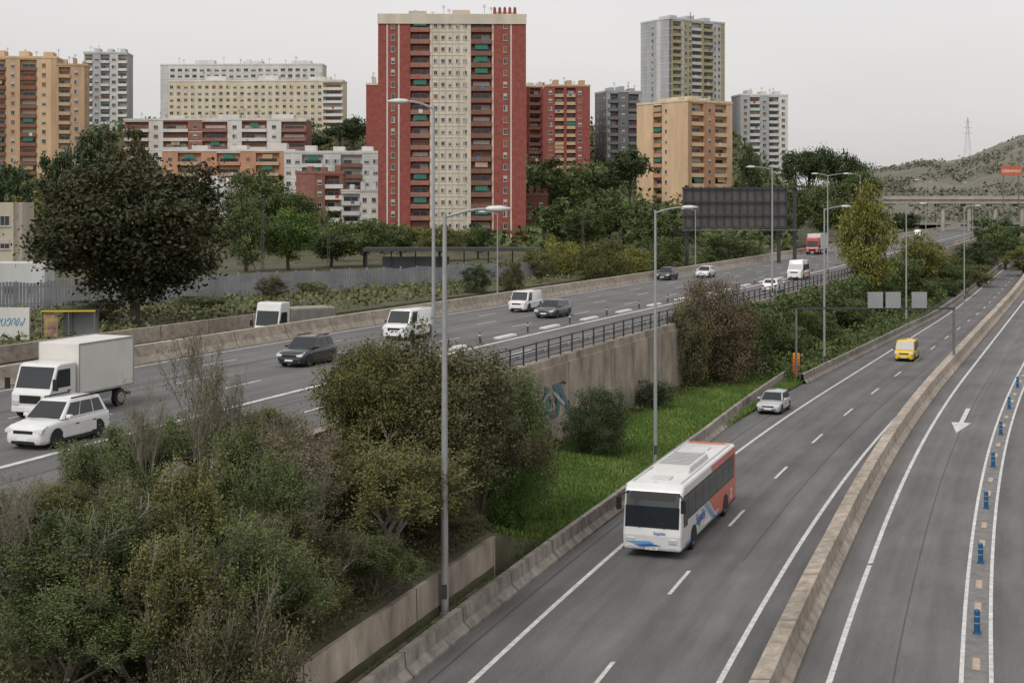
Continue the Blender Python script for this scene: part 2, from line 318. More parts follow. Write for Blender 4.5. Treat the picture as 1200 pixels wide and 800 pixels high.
def quadpan(mb,c,u0,u1,v0,v1,out,mi=0,th=.012):
    a,b,cc,d=[Vector(q) for q in c]
    P=lambda u,v:(a*(1-u)+b*u)*(1-v)+(d*(1-u)+cc*u)*v
    n=(b-a).cross(d-a).normalized(); n=n if n.dot(Vector(out))>0 else -n
    q=[P(u0,v0),P(u1,v0),P(u1,v1),P(u0,v1)]; vs=[p-n*.01 for p in q]+[p+n*th for p in q]
    mb.add(vs,[(0,3,2,1),(4,5,6,7),(0,1,5,4),(1,2,6,5),(2,3,7,6),(3,0,4,7)],mi)
def car(label,cat,d,Y,z,pc,L=4.4,W=1.8,H=1.5,kind='hatch',away=False,stripe=None,name='car'):
    s=SL(Y); hd=math.atan2(-1,-s)+(PI if away else 0)
    e=empty(name,C(Y)+d,Y,z,hd,label,cat)
    h=W/2; van=kind=='van'
    hb=.60*H if not van else .55*H; r=.33 if H<1.62 else .36
    if H>2.3: hb=1.15
    st=[(L/2,.70,.32*H+.03,.32),(L/2-.06,.84,.44*H,.22),(L/2-.25,.95,.52*H,.2),(L/2-.6,.985,.56*H,.2),(L/2-.27*L if not van else L/2-.14*L,1,hb,.2),(0,1,hb+.02,.2),(-L/2+.35,1,hb+.03,.2),(-L/2+.06,.95,hb,.25),(-L/2,.86,hb-.15,.34)]
    if van: st=[q for q in st if abs(q[0]-(L/2-.6))>.01 or L/2-.14*L<L/2-.6]
    st.sort(key=lambda q:-q[0])
    rings=[]
    for x,wf,zt,zb in st:
        w=h*wf; half=[(w*.9,zb),(w*.99,zb+.12),(w,zb+(zt-zb)*.45),(w*.985,zt-.16),(w*.94,zt-.04),(w*.6,zt+.02)]
        rings.append([(x,y,zz) for y,zz in half]+[(x,0,zt+.035)]+[(x,-y,zz) for y,zz in reversed(half)])
    mb=MB(); mb.loft(rings,0); mb.build('body',pc,e,bev=.03,smooth=True)
    for x in(L/2-.2*L,-L/2+.2*L):
        for sd in(-1,1): arches(x,sd,W,r).build('wheel_arch',black,e)
    bx1=L/2-(.27*L if not van else .13*L); bx0=-L/2+(.04*L if kind!='sedan' else .17*L)
    tx1=bx1-(.17*L if not van else .1*L); tx0=bx0+(.09*L if kind=='hatch' else .07*L if kind=='suv' else .14*L if kind=='sedan' else .015*L)
    wb=h*.94; wt=h*(.74 if not van else .86); zb=hb; zt=H
    B=[(bx1,-wb,zb),(bx1,wb,zb),(bx0,wb,zb),(bx0,-wb,zb)]; T=[(tx1,-wt,zt-.05),(tx1,wt,zt-.05),(tx0,wt,zt-.05),(tx0,-wt,zt-.05)]
    mb=MB(); mb.add(B+T+[(tx1-.25,0,zt+.01),(tx0+.25,0,zt+.01)],[(0,1,5,4),(1,2,6,5),(2,3,7,6),(3,0,4,7),(4,5,8),(5,6,9,8),(6,7,9),(7,4,8,9)]); mb.build('roof',pc,e,bev=.06,smooth=True)
    mb=MB(); quadpan(mb,(B[0],B[1],T[1],T[0]),.05,.95,.03,(.92 if H<2.3 else .66),(1,0,0)); mb.build('windscreen',glassM,e)
    mb=MB(); quadpan(mb,(B[2],B[3],T[3],T[2]),.1,.9,.25,.88,(-1,0,0)); mb.build('rear_window',glassM,e)
    for sd,(a,b,c,dd) in((1,(B[2],B[1],T[1],T[2])),(-1,(B[3],B[0],T[0],T[3]))):
        sp=((.08,.3),(.325,.62),(.64,.93)) if not (van and stripe=='cargo') else ((.72,.93),)
        for u0,u1 in sp:
            mb=MB(); quadpan(mb,(a,b,c,dd),u0,u1,.08,.86 if H<2.3 else .6,(0,sd,0)); mb.build('side_window',glassM,e)
        for x0,x1 in((-.02*L,.22*L),(-.27*L,-.03*L)):
            mb=MB(); y=sd*h; mb.box(x0,x1,min(y-.03*sd,y+.007*sd),max(y-.03*sd,y+.007*sd),.38,hb-.2); dr=mb.build('door',pc,e,bev=.006)
            mb=MB(); mb.box(x0+.06,x0+.25,min(y,y+.035*sd),max(y,y+.035*sd),hb-.27,hb-.235); mb.build('door_handle',black,dr)
        mb=MB(); mb.box(bx1-.45,bx1-.25,min(sd*h*.97,sd*(h+.2)),max(sd*h*.97,sd*(h+.2)),hb+.02,hb+.17); mb.build('mirror',pc if not van else black,e,bev=.04)
        mb=MB(); mb.extr([(L/2-.03,.38*H),(L/2-.05,.445*H),(L/2-.45,.53*H),(L/2-.36,.44*H)],sd*h*.52,sd*h*.925); mb.build('headlight',chrome,e,fix=True)
        mb=MB(); mb.box(L/2-.12,L/2-.02,min(sd*h*.6,sd*h*.74),max(sd*h*.6,sd*h*.74),.32,.39); mb.build('fog_light',chrome,e)
        mb=MB(); mb.box(-L/2-.012,-L/2+.1,min(sd*h*.66,sd*h*.9),max(sd*h*.66,sd*h*.9),hb-.3,hb-.08); mb.build('tail_light',redl,e)
        mb=MB(); mb.box(-L*.28,L*.28,min(sd*(h-.02),sd*(h+.014)),max(sd*(h-.02),sd*(h+.014)),.2,.33); mb.build('sill',black,e)
    mb=MB(); mb.box(L/2-.06,L/2+.012,-h*.48,h*.48,.36*H,.43*H); mb.build('grille',black,e,bev=.015)
    mb=MB(); mb.box(L/2-.08,L/2+.01,-h*.58,h*.58,.23,.22+.08*H); mb.build('bumper_intake',black,e,bev=.02)
    mb=MB(); mb.box(L/2,L/2+.025,-.26,.26,.37,.48); mb.build('number_plate',plateM,e)
    if kind=='suv':
        for sd in(-1,1):
            mb=MB(); mb.box(tx0+.2,tx1-.2,sd*wt*.93-.02,sd*wt*.93+.02,zt-.01,zt+.05); mb.build('roof_rail',black,e)
    if stripe and stripe!='cargo':
        for sd in(-1,1):
            mb=MB(); y0,y1=sorted((sd*(h-.02),sd*(h+.014))); mb.box(-L*.45,L*.3,y0,y1,hb-.42,hb-.28); mb.build('side_stripe',stripe,e)
    wheels(e,(L/2-.2*L,-L/2+.2*L),W,r); return e
white=paintcar('white',(.7,.7,.69)); blackp=paintcar('black',(.02,.021,.023)); greyp=paintcar('grey',(.06,.065,.07)); silver=paintcar('silver',(.42,.43,.44)); yellow=paintcar('yellow',(.75,.5,.02)); redp=paintcar('red',(.4,.03,.02)); 
car('white crossover car with dark roof rails beside the white box lorry','car',-25.3,57.5,5.45,white,4.5,1.86,1.76,'suv')
car('black SUV alone in the far carriageway behind the brown-green trees','car',-29.6,85.5,5.45,blackp,4.4,1.85,1.7,'suv')
car('white panel van half hidden behind the crown of the olive tree','van',-31.3,102,5.45,white,5.0,1.95,2.15,'van',stripe='cargo',name='van')
car('small white van left of the dark grey car on the upper highway','van',-34,128.5,5.45,white,4.3,1.8,1.85,'van',stripe='cargo',name='van')
car('dark grey car just right of the small white van','car',-28.7,121.5,5.45,greyp,4.5,1.85,1.5,'hatch')
car('black car closest to the far highway barrier','car',-38.4,182,5.45,blackp,4.4,1.85,1.62,'suv')
car('white hatchback right of the black car by the far barrier','car',-35.2,188,5.45,white,4.1,1.8,1.5,'hatch')
car('white car by the near guard rail below the ambulance','car',-18.6,157,5.45,white,4.3,1.8,1.48,'hatch',away=True)
car('white ambulance van with orange side stripe in the near carriageway','van',-21.8,183,5.45,white,5.6,2.0,2.5,'van',stripe=M('orange_stripe',(.7,.25,.03),.5,.05,2),name='ambulance')
car('distant white van on the upper highway beyond the loose yellow-green tree','van',-33,410,5.45,white,5.5,2.0,2.4,'van',name='van')
car('silver car stopped on the shoulder beside the grey roadside barrier','car',-5.5,103.5,.01,silver,4.2,1.75,1.5,'hatch')
car('yellow van with dark windows driving on the far lower road','van',-1.0,138,.01,yellow,4.5,1.85,1.95,'van',name='van')
def lorry(label,d,Y,z,cabm,boxm,Lb,Hb,tank=False,name='lorry'):
    e=empty(name,C(Y)+d,Y,z,math.atan2(-1,-SL(Y)),label,'lorry'); W=2.2 if Lb<6 else 2.5; hc=2.45 if Lb<6 else 3.3; Lc=1.9
    x1=(Lb+Lc)/2; xc=x1-Lc
    pr=[(xc,.5),(x1,.45),(x1+.02,1.15),(x1-.14,1.35),(x1-.55,hc-.08),(x1-.8,hc),(xc,hc)]
    mb=MB(); mb.extr(pr,-W/2*.93,W/2*.93); mb.build('cab',cabm,e,bev=.06)
    w=W/2*.93; hw=min(hc,2.75)
    mb=MB(); mb.pan((x1-.16,1.4),(x1-.14-.41*(hw-.14-1.35)/(hc-.08-1.35),hw-.14),-w+.12,w-.12); mb.build('windscreen',glassM,e)
    for s in(-1,1):
        y=s*w; a,b=sorted((y-.01*s,y+.012*s))
        mb=MB(); mb.add([(xc+.45,a,1.4),(x1-.3,a,1.4),(x1-.6,a,hw-.25),(xc+.45,a,hw-.25),(xc+.45,b,1.4),(x1-.3,b,1.4),(x1-.6,b,hw-.25),(xc+.45,b,hw-.25)],[(0,3,2,1),(4,5,6,7),(0,1,5,4),(1,2,6,5),(2,3,7,6),(3,0,4,7)]); mb.build('side_window',glassM,e)
        mb=MB(); mb.box(xc+.38,x1-.2,min(a,b),max(a,b)-.006,.75,1.34); dr=mb.build('door',cabm,e,bev=.005)
        mb=MB(); mb.box(xc+.45,xc+.65,*sorted((y,y+.04*s)),1.2,1.25); mb.build('door_handle',black,dr)
        mb=MB(); mb.tube((x1-.25,y,1.5),(x1-.05,y+.25*s,1.5),.02); mb.box(x1-.12,x1-.02,*sorted((y+.15*s,y+.38*s)),1.35,1.85); mb.build('mirror',black,e)
        mb=MB(); mb.box(x1-.02,x1+.04,*sorted((y*.6,y*.93)),.65,.85); mb.build('headlight',chrome,e)
    mb=MB(); mb.box(x1-.02,x1+.035,-w*.55,w*.55,.75,1.1); mb.build('grille',black,e)
    mb=MB(); mb.box(x1-.1,x1+.05,-w*.97,w*.97,.35,.6); mb.build('bumper',black if cabm is not whiteP else cabm,e,bev=.03)
    mb=MB(); mb.box(x1+.05,x1+.06,-.26,.26,.42,.53); mb.build('number_plate',plateM,e)
    xb=-x1; mb=MB(); mb.box(xb+.1,xc,-.45,.45,.55,.85); mb.box(xb+.1,xb+.25,-W*.45,W*.45,.45,.6); mb.build('chassis',black,e)
    if tank:
        mb=MB(); mb.extr([(xb,1.2),(xb+.5,.95),(xc-.3,.95),(xc-.12,1.3),(xc-.12,Hb),(xb,Hb-.3)],-W/2,W/2); mb.build('tipper_body',boxm,e,bev=.15)
        for x in(xb+1.5,xb+3.6):
            for s in(-1,1): mb=MB(); mb.box(x-.04,x+.04,*sorted((s*W/2,s*(W/2+.03))),1.05,Hb-.4); mb.build('side_rib',boxm,e)
    else:
        mb=MB(); mb.box(xb,xc-.08,-W/2,W/2,.92,Hb); mb.build('cargo_box',boxm,e,bev=.025)
        mb=MB()
        for s in(-1,1):
            for zz in(.92,Hb-.09): mb.box(xb-.01,xc-.07,*sorted((s*W/2,s*(W/2+.02))),zz,zz+.09)
            for xx in(xb-.01,xc-.14): mb.box(xx,xx+.07,*sorted((s*W/2,s*(W/2+.022))),1.0,Hb-.08)
        mb.build('edge_trim',steel,e)
        for s in(-1,1): mb=MB(); mb.box(xb+1.6,xc-.4,*sorted((s*W*.42,s*W*.45)),.5,.8); mb.build('side_guard',steel,e)
    wheels(e,(x1-.75,xb+1.0) if Lb<6 else (x1-.8,xc-1.2,xb+1.2,xb+2.3),W,.42 if Lb<6 else .5,.3,False); return e
lorry('white box lorry beside the white crossover, leftmost on the upper highway',-30.3,66,5.45,whiteP,M('box_white',(.64,.62,.58),.5,.08,.7),4.3,3.25)
lorry('white lorry with grey tipper body behind the highway barrier',-50.4,121,3.66,whiteP,M('tipper_grey',(.28,.27,.25),.6,.2,1),7.4,2.75,True)
lorry('distant red lorry with white trailer on the upper highway',-37.5,278,5.45,redp,whiteP,9.5,3.9)
def bus():
    Y=65.9; X=C(Y)-2.0; e=empty('coach',X,Y,.012,math.atan2(-1,-SL(Y)),'white coach with orange rear and blue lettering driving on the lower road','bus')
    or_=paintcar('coach_orange',(.62,.1,.035)); h=1.27; bl=M('coach_blue',(.02,.12,.42),.4,.05,2); bl2=M('coach_light_blue',(.12,.32,.62),.4,.05,2)
    pr=[(6.0,.35),(6.06,1.0),(6.0,1.3),(5.88,2.2),(5.66,2.85),(5.4,3.08),(-5.9,3.08),(-6.02,2.8),(-6.02,.4)]
    mb=MB(); mb.extr(pr,-h,h); mb.build('body',white,e,bev=.12)
    mb=MB(); mb.pan((6.0,1.32),(5.88,2.2),-h+.1,h-.1,.014); mb.pan((5.88,2.2),(5.68,2.78),-h+.12,h-.12,.014); mb.build('windscreen',glassM,e)
    mb=MB(); mb.pan((5.80,2.45),(5.7,2.75),-h+.3,h-.3,.02); mb.build('destination_display',black,e)
    mb=MB(); mb.tube((6.01,0,1.34),(5.89,0,2.2),.015); mb.build('windscreen_divider',black,e)
    for s in(-1,1):
        def b(x0,x1,z0,z1,t=.008): mb.box(x0,x1,*sorted((s*(h-.01),s*(h+t))),z0,z1)
        for k,(x0,x1) in enumerate(((4.75,5.5),(3.25,4.7),(1.75,3.2),(.25,1.7),(-1.25,.2),(-2.75,-1.3),(-4.25,-2.8),(-5.5,-4.3))):
            mb=MB(); b(x0,x1,1.55 if k else 1.3,2.58,.012); mb.build('side_window',glassM,e)
        mb=MB(); b(-5.55,5.55,1.5,2.64,.006); mb.build('window_surround',black,e)
        o=s*(h+.008); mb=MB()
        # swept front edge of the orange area
        cur=[(-1.9,.42),(-1.2,.6),(-.6,.9),(0,1.25),(.5,1.5)]
        mb.add([(x,o,z) for x,z in cur]+[(-5.93,o,1.5),(-5.93,o,.42)],[tuple(range(7))]); mb.add([(-.4,o,2.64),(0,o,2.97),(-5.85,o,2.97),(-5.85,o,2.64)],[(0,1,2,3)]); mb.add([(-5.56,o-.001*s,1.5),(-5.93,o-.001*s,1.5),(-5.93,o-.001*s,2.64),(-5.56,o-.001*s,2.64)],[(0,1,2,3)]); mb.build('orange_panel',or_,e)
        for q,(off_,th,mt) in enumerate(((.25,.28,bl2),(.62,.22,bl),(.95,.14,bl2))):
            mb=MB(); o2=s*(h+.0095+.001*q); c1=[(x+off_,z) for x,z in cur]; c2=[(x+off_+th*(1-.5*i/4),z) for i,(x,z) in enumerate(cur)]
            mb.add([(x,o2,z) for x,z in c1]+[(x,o2,z) for x,z in reversed(c2)],[(i,i+1,8-i,9-i) for i in range(4)]); mb.build('blue_swoosh',mt,e)
        for k in range(3):
            mb=MB(); x=5.4-k*.5; o2=s*(h+.009+.001*k); mb.add([(x,o2,.5+.07*k),(x-1.9,o2,.44),(x-2.2,o2,.5),(x-.4,o2,.6+.07*k)],[(0,1,2,3)]); mb.build('blue_swoosh',bl if k%2 else bl2,e) if k<1 else None
        for x in(3.6,-3.4):
            mb=MB(); n=16; vs=[(x+.62*math.cos(PI*i/n),s*(h+.0165),.5+.55*math.sin(PI*i/n)) for i in range(n+1)]+[(x-.62,s*(h+.0165),.33),(x+.62,s*(h+.0165),.33)]; mb.add(vs,[tuple(range(n+3))]); mb.build('wheel_arch',black,e)
        mb=MB(); b(-5.9,5.9,.33,.42,.007); mb.build('skirt',black,e)
        mb=MB(); b(-5.2,-4.1,.46,1.1,.0115); mb.build('luggage_door',or_,e,bev=.003)
        mb=MB(); mb.tube((5.7,s*1.1,2.75),(6.15,s*1.42,2.6),.035); mb.box(6.05,6.22,*sorted((s*1.3,s*1.5)),2.05,2.6); mb.build('mirror',black,e,bev=.04)
        mb=MB(); mb.box(5.98,6.065,*sorted((s*.72,s*1.12)),.68,.9); mb.build('headlight',chrome,e,bev=.03)
        mb=MB(); mb.box(-6.04,-6.0,*sorted((s*.95,s*1.2)),.8,1.2); mb.build('tail_light',redl,e)
        mb=MB(); mb.box(6.0,6.04,*sorted((s*.75,s*1.0)),.42,.54); mb.build('fog_light',chrome,e)
        mb=MB(); mb.box(-5.6,5.1,s*1.05-.03,s*1.05+.03,3.07,3.13); mb.build('roof_rail',M('roof_unit',(.58,.58,.56),.5,.06,2),e)
        mb=MB(); mb.tube((6.03,s*.55,1.3),(5.97,s*.02,1.8),.015,.01,4); mb.build('wiper',black,e)
    textmesh('Sagalés',.66,bl,e,Matrix(((-1,0,0,2.25),(0,0,1,h+.02),(0,1,0,.92),(0,0,0,1))),shear=.3)
    textmesh('a',1.1,white,e,Matrix(((-1,0,0,-4.7),(0,0,1,h+.022),(0,1,0,.6),(0,0,0,1))),shear=.2,bold=.02)
    textmesh('Sagalés',.19,bl,e,Matrix(((0,0,1,6.07),(1,0,0,.35),(0,1,0,1.06),(0,0,0,1))))
    mb=MB(); mb.add([(6.068,.1,.7),(6.068,-.6,.58),(6.068,-1.0,.72),(6.068,-.1,.77)],[(0,1,2,3)]); mb.build('front_swoosh',bl2,e)
    mb=MB(); mb.add([(6.07,.45,.6),(6.07,-.4,.52),(6.07,-.7,.58),(6.07,.0,.66)],[(0,1,2,3)]); mb.build('front_swoosh',bl,e)
    mb=MB(); mb.box(6.02,6.05,-.26,.26,.4,.5); pl=mb.build('number_plate',plateM,e); textmesh('6421 HBW',.09,black,pl,Matrix(((0,0,1,6.052),(1,0,0,0),(0,1,0,.42),(0,0,0,1))))
    rm=M('roof_unit',(.58,.58,.56),.5,.06,2)
    mb=MB(); mb.extr([(-1.6,3.0),(-1.3,3.32),(2.3,3.32),(2.8,3.0)],-.85,.85); a=mb.build('roof_unit',rm,e,bev=.06)
    for k in range(9): mb=MB(); mb.box(-1.1+k*.36,-.98+k*.36,-.7,.7,3.315,3.345); mb.build('roof_slat',M('grille_grey',(.3,.3,.3)),a)
    for x in(3.7,-4.2,-2.9): mb=MB(); mb.box(x,x+.8,-.4,.4,3.05,3.14); mb.build('roof_hatch',rm,e,bev=.02)
    mb=MB(); mb.box(-5.85,-5.3,-1.0,1.0,3.08,3.09); mb.build('roof_rear_panel',or_,e)
    wheels(e,(3.6,-3.4),2.58,.48,.3,False)
bus()
# ---------- plants
def leafmesh(name,P,size,tint,hue,mat,blade=False):
    n=len(P); a=rng.normal(size=(n,3)); 
    if blade: a=a*[.35,.35,.1]+[0,0,1]
    a/=np.linalg.norm(a,axis=1)[:,None]; b=rng.normal(size=(n,3)); b[:,2]*=.6; b-=a*(a*b).sum(1)[:,None]; b/=np.linalg.norm(b,axis=1)[:,None]
    s=(size*rng.uniform(.55,1.35,n))[:,None]; kb_=.2 if blade else .55
    V=np.stack([P+a*s,P+b*s*kb_,P-a*s,P-b*s*kb_],1).reshape(-1,3)
    me=bpy.data.meshes.new(name); me.vertices.add(4*n); me.vertices.foreach_set('co',V.astype(np.float32).ravel())
    me.loops.add(4*n); me.loops.foreach_set('vertex_index',np.arange(4*n,dtype=np.int32)); me.polygons.add(n); me.polygons.foreach_set('loop_start',np.arange(0,4*n,4,dtype=np.int32))
    me.update(calc_edges=True)
    for k,arr in(('tint',tint),('hue',hue)):
        at=me.attributes.new(k,'FLOAT','POINT'); at.data.foreach_set('value',np.repeat(arr,4).astype(np.float32))
    me.materials.append(mat); return me
def crownmesh(kind,n,leaf,mat,nc=60,seed=0,big=False):
    global rng
    rng=np.random.default_rng(seed)
    d=rng.normal(size=(nc,3)); d/=np.linalg.norm(d,axis=1)[:,None]
    r=rng.uniform(.25,1,nc)**.5; lump=1+.24*np.sin(d[:,0]*5+seed)*np.cos(d[:,2]*4+seed*2)+.1*np.sin(d[:,1]*9+seed)
    if kind=='round': c=d*(r*lump)[:,None]*[.41,.41,.36]; c[:,2]+=.58; sg=.045
    elif kind=='bush': c=d*(r*lump)[:,None]*[.42,.42,.46]; c[:,2]=np.abs(c[:,2]+.42)+.03; sg=.05
    elif kind=='pine': c=d*(r*lump)[:,None]*[.45,.45,.17]; c[:,2]+=.76; sg=.045
    elif kind=='tall': c=d*(r*lump)[:,None]*[.36,.36,.45]; c[:,2]+=.54; sg=.05
    ct=rng.uniform(.7,1.3,nc); chh=np.clip(rng.normal(.45,.25,nc),0,1)
    k=rng.integers(0,nc,n); q=rng.normal(size=(n,3)); P=c[k]+q*sg*rng.uniform(.5,1.35,(n,1))*[1,1,.75]
    P[:,2]=np.maximum(P[:,2],.01); P[:,2]/=np.quantile(P[:,2],.999)
    return leafmesh('crown',P,leaf,ct[k]*rng.uniform(.87,1.13,n),np.clip(chh[k]+rng.normal(0,.05,n),0,1),mat),c
def trunkmesh(c,kind,r=.022,mat=bark,nl=16,seed=1):
    rr=random.Random(seed); mb=MB()
    if kind=='bush':
        for i in range(9):
            q=c[rr.randrange(len(c))]; p=Vector((rr.uniform(-.06,.06),rr.uniform(-.06,.06),-.05)); mid=Vector((q[0]*.5,q[1]*.5,q[2]*.5+.04)); mb.tube(p,mid,r*.5,r*.35,5); mb.tube(mid,Vector(q),r*.35,r*.12,5)
    else:
        zt=.7; mb.tube(Vector((0,0,-.06)),(0,0,0),r*1.6,r*1.25,8); p=Vector((0,0,0)) 
        for k in range(5):
            q=Vector((rr.uniform(-.015,.015),rr.uniform(-.015,.015),zt*(k+1)/5)); mb.tube(p,q,r*(1.25-.2*k),r*(1.05-.2*k),8); p=q
        for i in range(nl):
            q=Vector(c[rr.randrange(len(c))]); z0=rr.uniform(.2,.6)*(1 if kind!='pine' else 1.1); s0=Vector((0,0,min(z0,q.z*.8))); mid=s0.lerp(q,.5)+Vector((0,0,.03)); mb.tube(s0,mid,r*.5,r*.32,6); mb.tube(mid,q,r*.32,r*.08,5)
    return mb.mesh('trunk',mat)
def skel(seed,depth=5,spread=.5,r0=.012,stems=3,lean=.22,fan=3):
    rr=random.Random(seed); seg=[]; nodes=[]
    def br(p,d,l,r,k):
        b=(d+Vector((rr.gauss(0,.18),rr.gauss(0,.18),rr.gauss(0,.1)))).normalized(); m=p+d*l*.5; q=m+b*l*.5
        seg.append((p,m,r,r*.8)); seg.append((m,q,r*.8,r*.6))
        if k<=2: nodes.append(q); nodes.append(m)
        if k==0: return
        for i in range(fan if k>1 else fan+1):
            dd=(d+Vector((rr.gauss(0,spread),rr.gauss(0,spread),rr.gauss(.14,spread*.6)))).normalized(); br(p+(q-p)*rr.uniform(.45,1),dd,l*rr.uniform(.6,.85),max(r*.6,r0*.12),k-1)
    for i in range(stems): br(Vector((rr.uniform(-.06,.06),rr.uniform(-.06,.06),-.03)),Vector((rr.gauss(0,lean),rr.gauss(0,lean),1)).normalized(),.3,r0,depth)
    zm=float(np.quantile([q.z for q in nodes],.985)); return [(a/zm,b/zm,c/zm,d/zm) for a,b,c,d in seg],[q/zm for q in nodes]
def skmesh(seg,mat,kx=1.,nm='trunk'):
    mb=MB()
    for a,b,r1,r2 in seg:
        a=Vector((a.x*kx,a.y*kx,a.z)); b=Vector((b.x*kx,b.y*kx,b.z)); mb.tube(a,b,r1,r2,3,cap=False)
    return mb.mesh(nm,mat)
LM={'green':leafM('leaf_green',(.05,.072,.024),(.088,.11,.037)),'dark':leafM('leaf_dark',(.032,.052,.022),(.058,.076,.032)),
 'olive':leafM('leaf_olive',(.075,.083,.028),(.13,.122,.04)),'brown':leafM('leaf_brown',(.055,.062,.026),(.092,.08,.038)),'bigbrown':leafM('leaf_bigbrown',(.036,.043,.02),(.06,.055,.028)),
 'rust':leafM('leaf_rust',(.065,.055,.03),(.11,.08,.05)),'yellow':leafM('leaf_yellow',(.1,.115,.026),(.18,.165,.04)),'bright':leafM('leaf_bright',(.05,.09,.02),(.085,.13,.03)),'dry':leafM('leaf_dry',(.1,.085,.055),(.16,.135,.09))}
PR={}
def proto(kind,col,lod,var=0):
    global rng
    key=(kind,col,lod,var)
    if key in PR: return PR[key]
    if kind=='shrub':
        seg,nd=skel(20+var,4,.5,.013,7,.42); rad=np.quantile([math.hypot(q.x,q.y) for q in nd],.95); kx=.46/rad
        rng=np.random.default_rng(40+var+len(col)); c=np.array([[q.x*kx,q.y*kx,q.z] for q in nd]); nc=len(c); n=34000
        g=.5+.5*np.sin(c[:,0]*9+var)*np.cos(c[:,1]*8+c[:,2]*6); ct=.85+.32*g+rng.uniform(-.1,.1,nc); w_=rng.gamma(1.0,1,nc); w_/=w_.sum(); k=rng.choice(nc,n,p=w_)
        P=c[k]+rng.normal(size=(n,3))*[.021,.021,.034]; P[:,2]=np.maximum(P[:,2],.01)
        PR[key]=(leafmesh('crown',P,.0092,ct[k]*rng.uniform(.87,1.13,n),np.clip(.25+.45*g[k]+rng.normal(0,.1,n),0,1),LM[col]),skmesh(seg,twigM,kx))
    else:
        n,leaf,nc={'big':(62000,.0135,420),'near':(38000,.0098,260),'mid':(13000,.0155,120),'far':(4600,.026,64)}[lod]
        m,c=crownmesh(kind,n,leaf,LM[col],nc,seed=sum(map(ord,kind+lod))%97+var*13+len(col)); PR[key]=(m,trunkmesh(c,kind,.022 if lod!='near' else .018,seed=var+3))
    return PR[key]
def plant(kind,col,lod,X,Y,h,w,label,group=None,var=0,zb=None,cat=None):
    nm={'bush':'bush','shrub':'bush','pine':'pine_tree'}.get(kind,'tree')
    e=empty(nm,X,Y,(G(X,Y) if zb is None else zb),random.uniform(0,6.28),label,cat or ('bush' if nm=='bush' else 'tree'),group); e.scale=(w,w,h)
    m,t=proto(kind,col,lod,var); obj('crown',m,e); obj('trunk',t,e); return e
def ppx(kind,col,lod,px,Y,top,wpx,label,group=None,var=0,zb=None):
    X=X_at(px,Y); z=G(X,Y) if zb is None else zb; return plant(kind,col,lod,X,Y,max(1.2,Z_at(top,Y)-z),wpx*Y/F*1.08,label,group,var,z)
near=[('round','brown',492,58,383,225,'large brown-green tree overlapping the highway, behind the tallest lamp pole',0),
('round','olive',430,56,402,140,'olive tree forming the left shoulder of the large brown-green tree',1),
('bush','brown',505,55.5,440,180,'dense brown-green bush filling in below the large tree crown',1),
('shrub','brown',552,60,430,150,'green-brown bush between the lamp pole and the ivy',0),
('shrub','olive',448,50,520,190,'yellow-olive bush left of the nearest lamp pole',1),
('shrub','olive',375,52,525,170,'brown-green bush left of the yellow-olive bush',2),
('shrub','green',170,46,500,170,'green bush in front of the white crossover',1),
('shrub','green',112,43,528,130,'light green bush low on the far left of the slope',0),
('shrub','olive',50,41,570,150,'olive bush at the left edge under the highway',2),
('shrub','brown',20,38,610,170,'dark bush in the bottom left corner',0),
('shrub','green',110,37,600,220,'broad green bush near the bottom left corner',1),
('shrub','olive',205,39,550,180,'brownish bush below the bare tree',2),
('shrub','green',290,44,515,160,'green bush right of the bare tree trunk',0),
('shrub','green',275,38,615,180,'dark green bush above the low retaining wall',1),
('shrub','olive',180,35.5,640,200,'olive bush at the bottom edge near the left corner',2),
('shrub','dry',335,48,510,160,'dry tan brush in the middle of the slope',1),
('shrub','brown',365,43,600,140,'brown bush near the top of the low retaining wall',0),
('shrub','green',70,34.5,690,200,'leafy light bush cut by the bottom edge at left',2),
('shrub','olive',485,53,540,110,'small olive bush right against the nearest lamp pole',0),
('shrub','brown',265,35,700,180,'low dark bush at the bottom edge left of the wall',1),
('shrub','green',430,46,630,120,'green bush spilling over the low retaining wall left of the lamp foot',2),
('shrub','brown',235,50,480,120,'loose brown bush in the middle of the slope behind the bare tree',0),
('shrub','olive',310,54,480,120,'loose olive bush at the highway edge left of the large brown-green tree',2),
('shrub','brown',505,53,590,130,'brown-green bush over the end of the low retaining wall',1),
('shrub','dry',160,41,600,130,'dry pale brush between the green bushes on the left of the slope',1),
('shrub','olive',330,41,650,130,'olive bush just above the wall near the bottom edge',0)]
for k,c,px,Y,top,w,lb,v in near: ppx(k,c,'near',px,Y,top,w,lb,var=v)
BT=[]
for s,sp,st,ln,dp in((3,.34,2,.1,5),(8,.45,3,.28,5),(5,.34,2,.12,5)):
    sg_,nd_=skel(s,dp,sp,.009,st,ln); rng=np.random.default_rng(s); c_=np.array([[q.x,q.y,q.z] for q in nd_]); k_=rng.integers(0,len(c_),2500); P_=c_[k_]+rng.normal(size=(2500,3))*.015
    BT.append((skmesh(sg_,twigM,1,'branches'),leafmesh('sparse_leaves',P_,.007,rng.uniform(.8,1.2,2500),rng.uniform(0,1,2500),LM['olive'])))
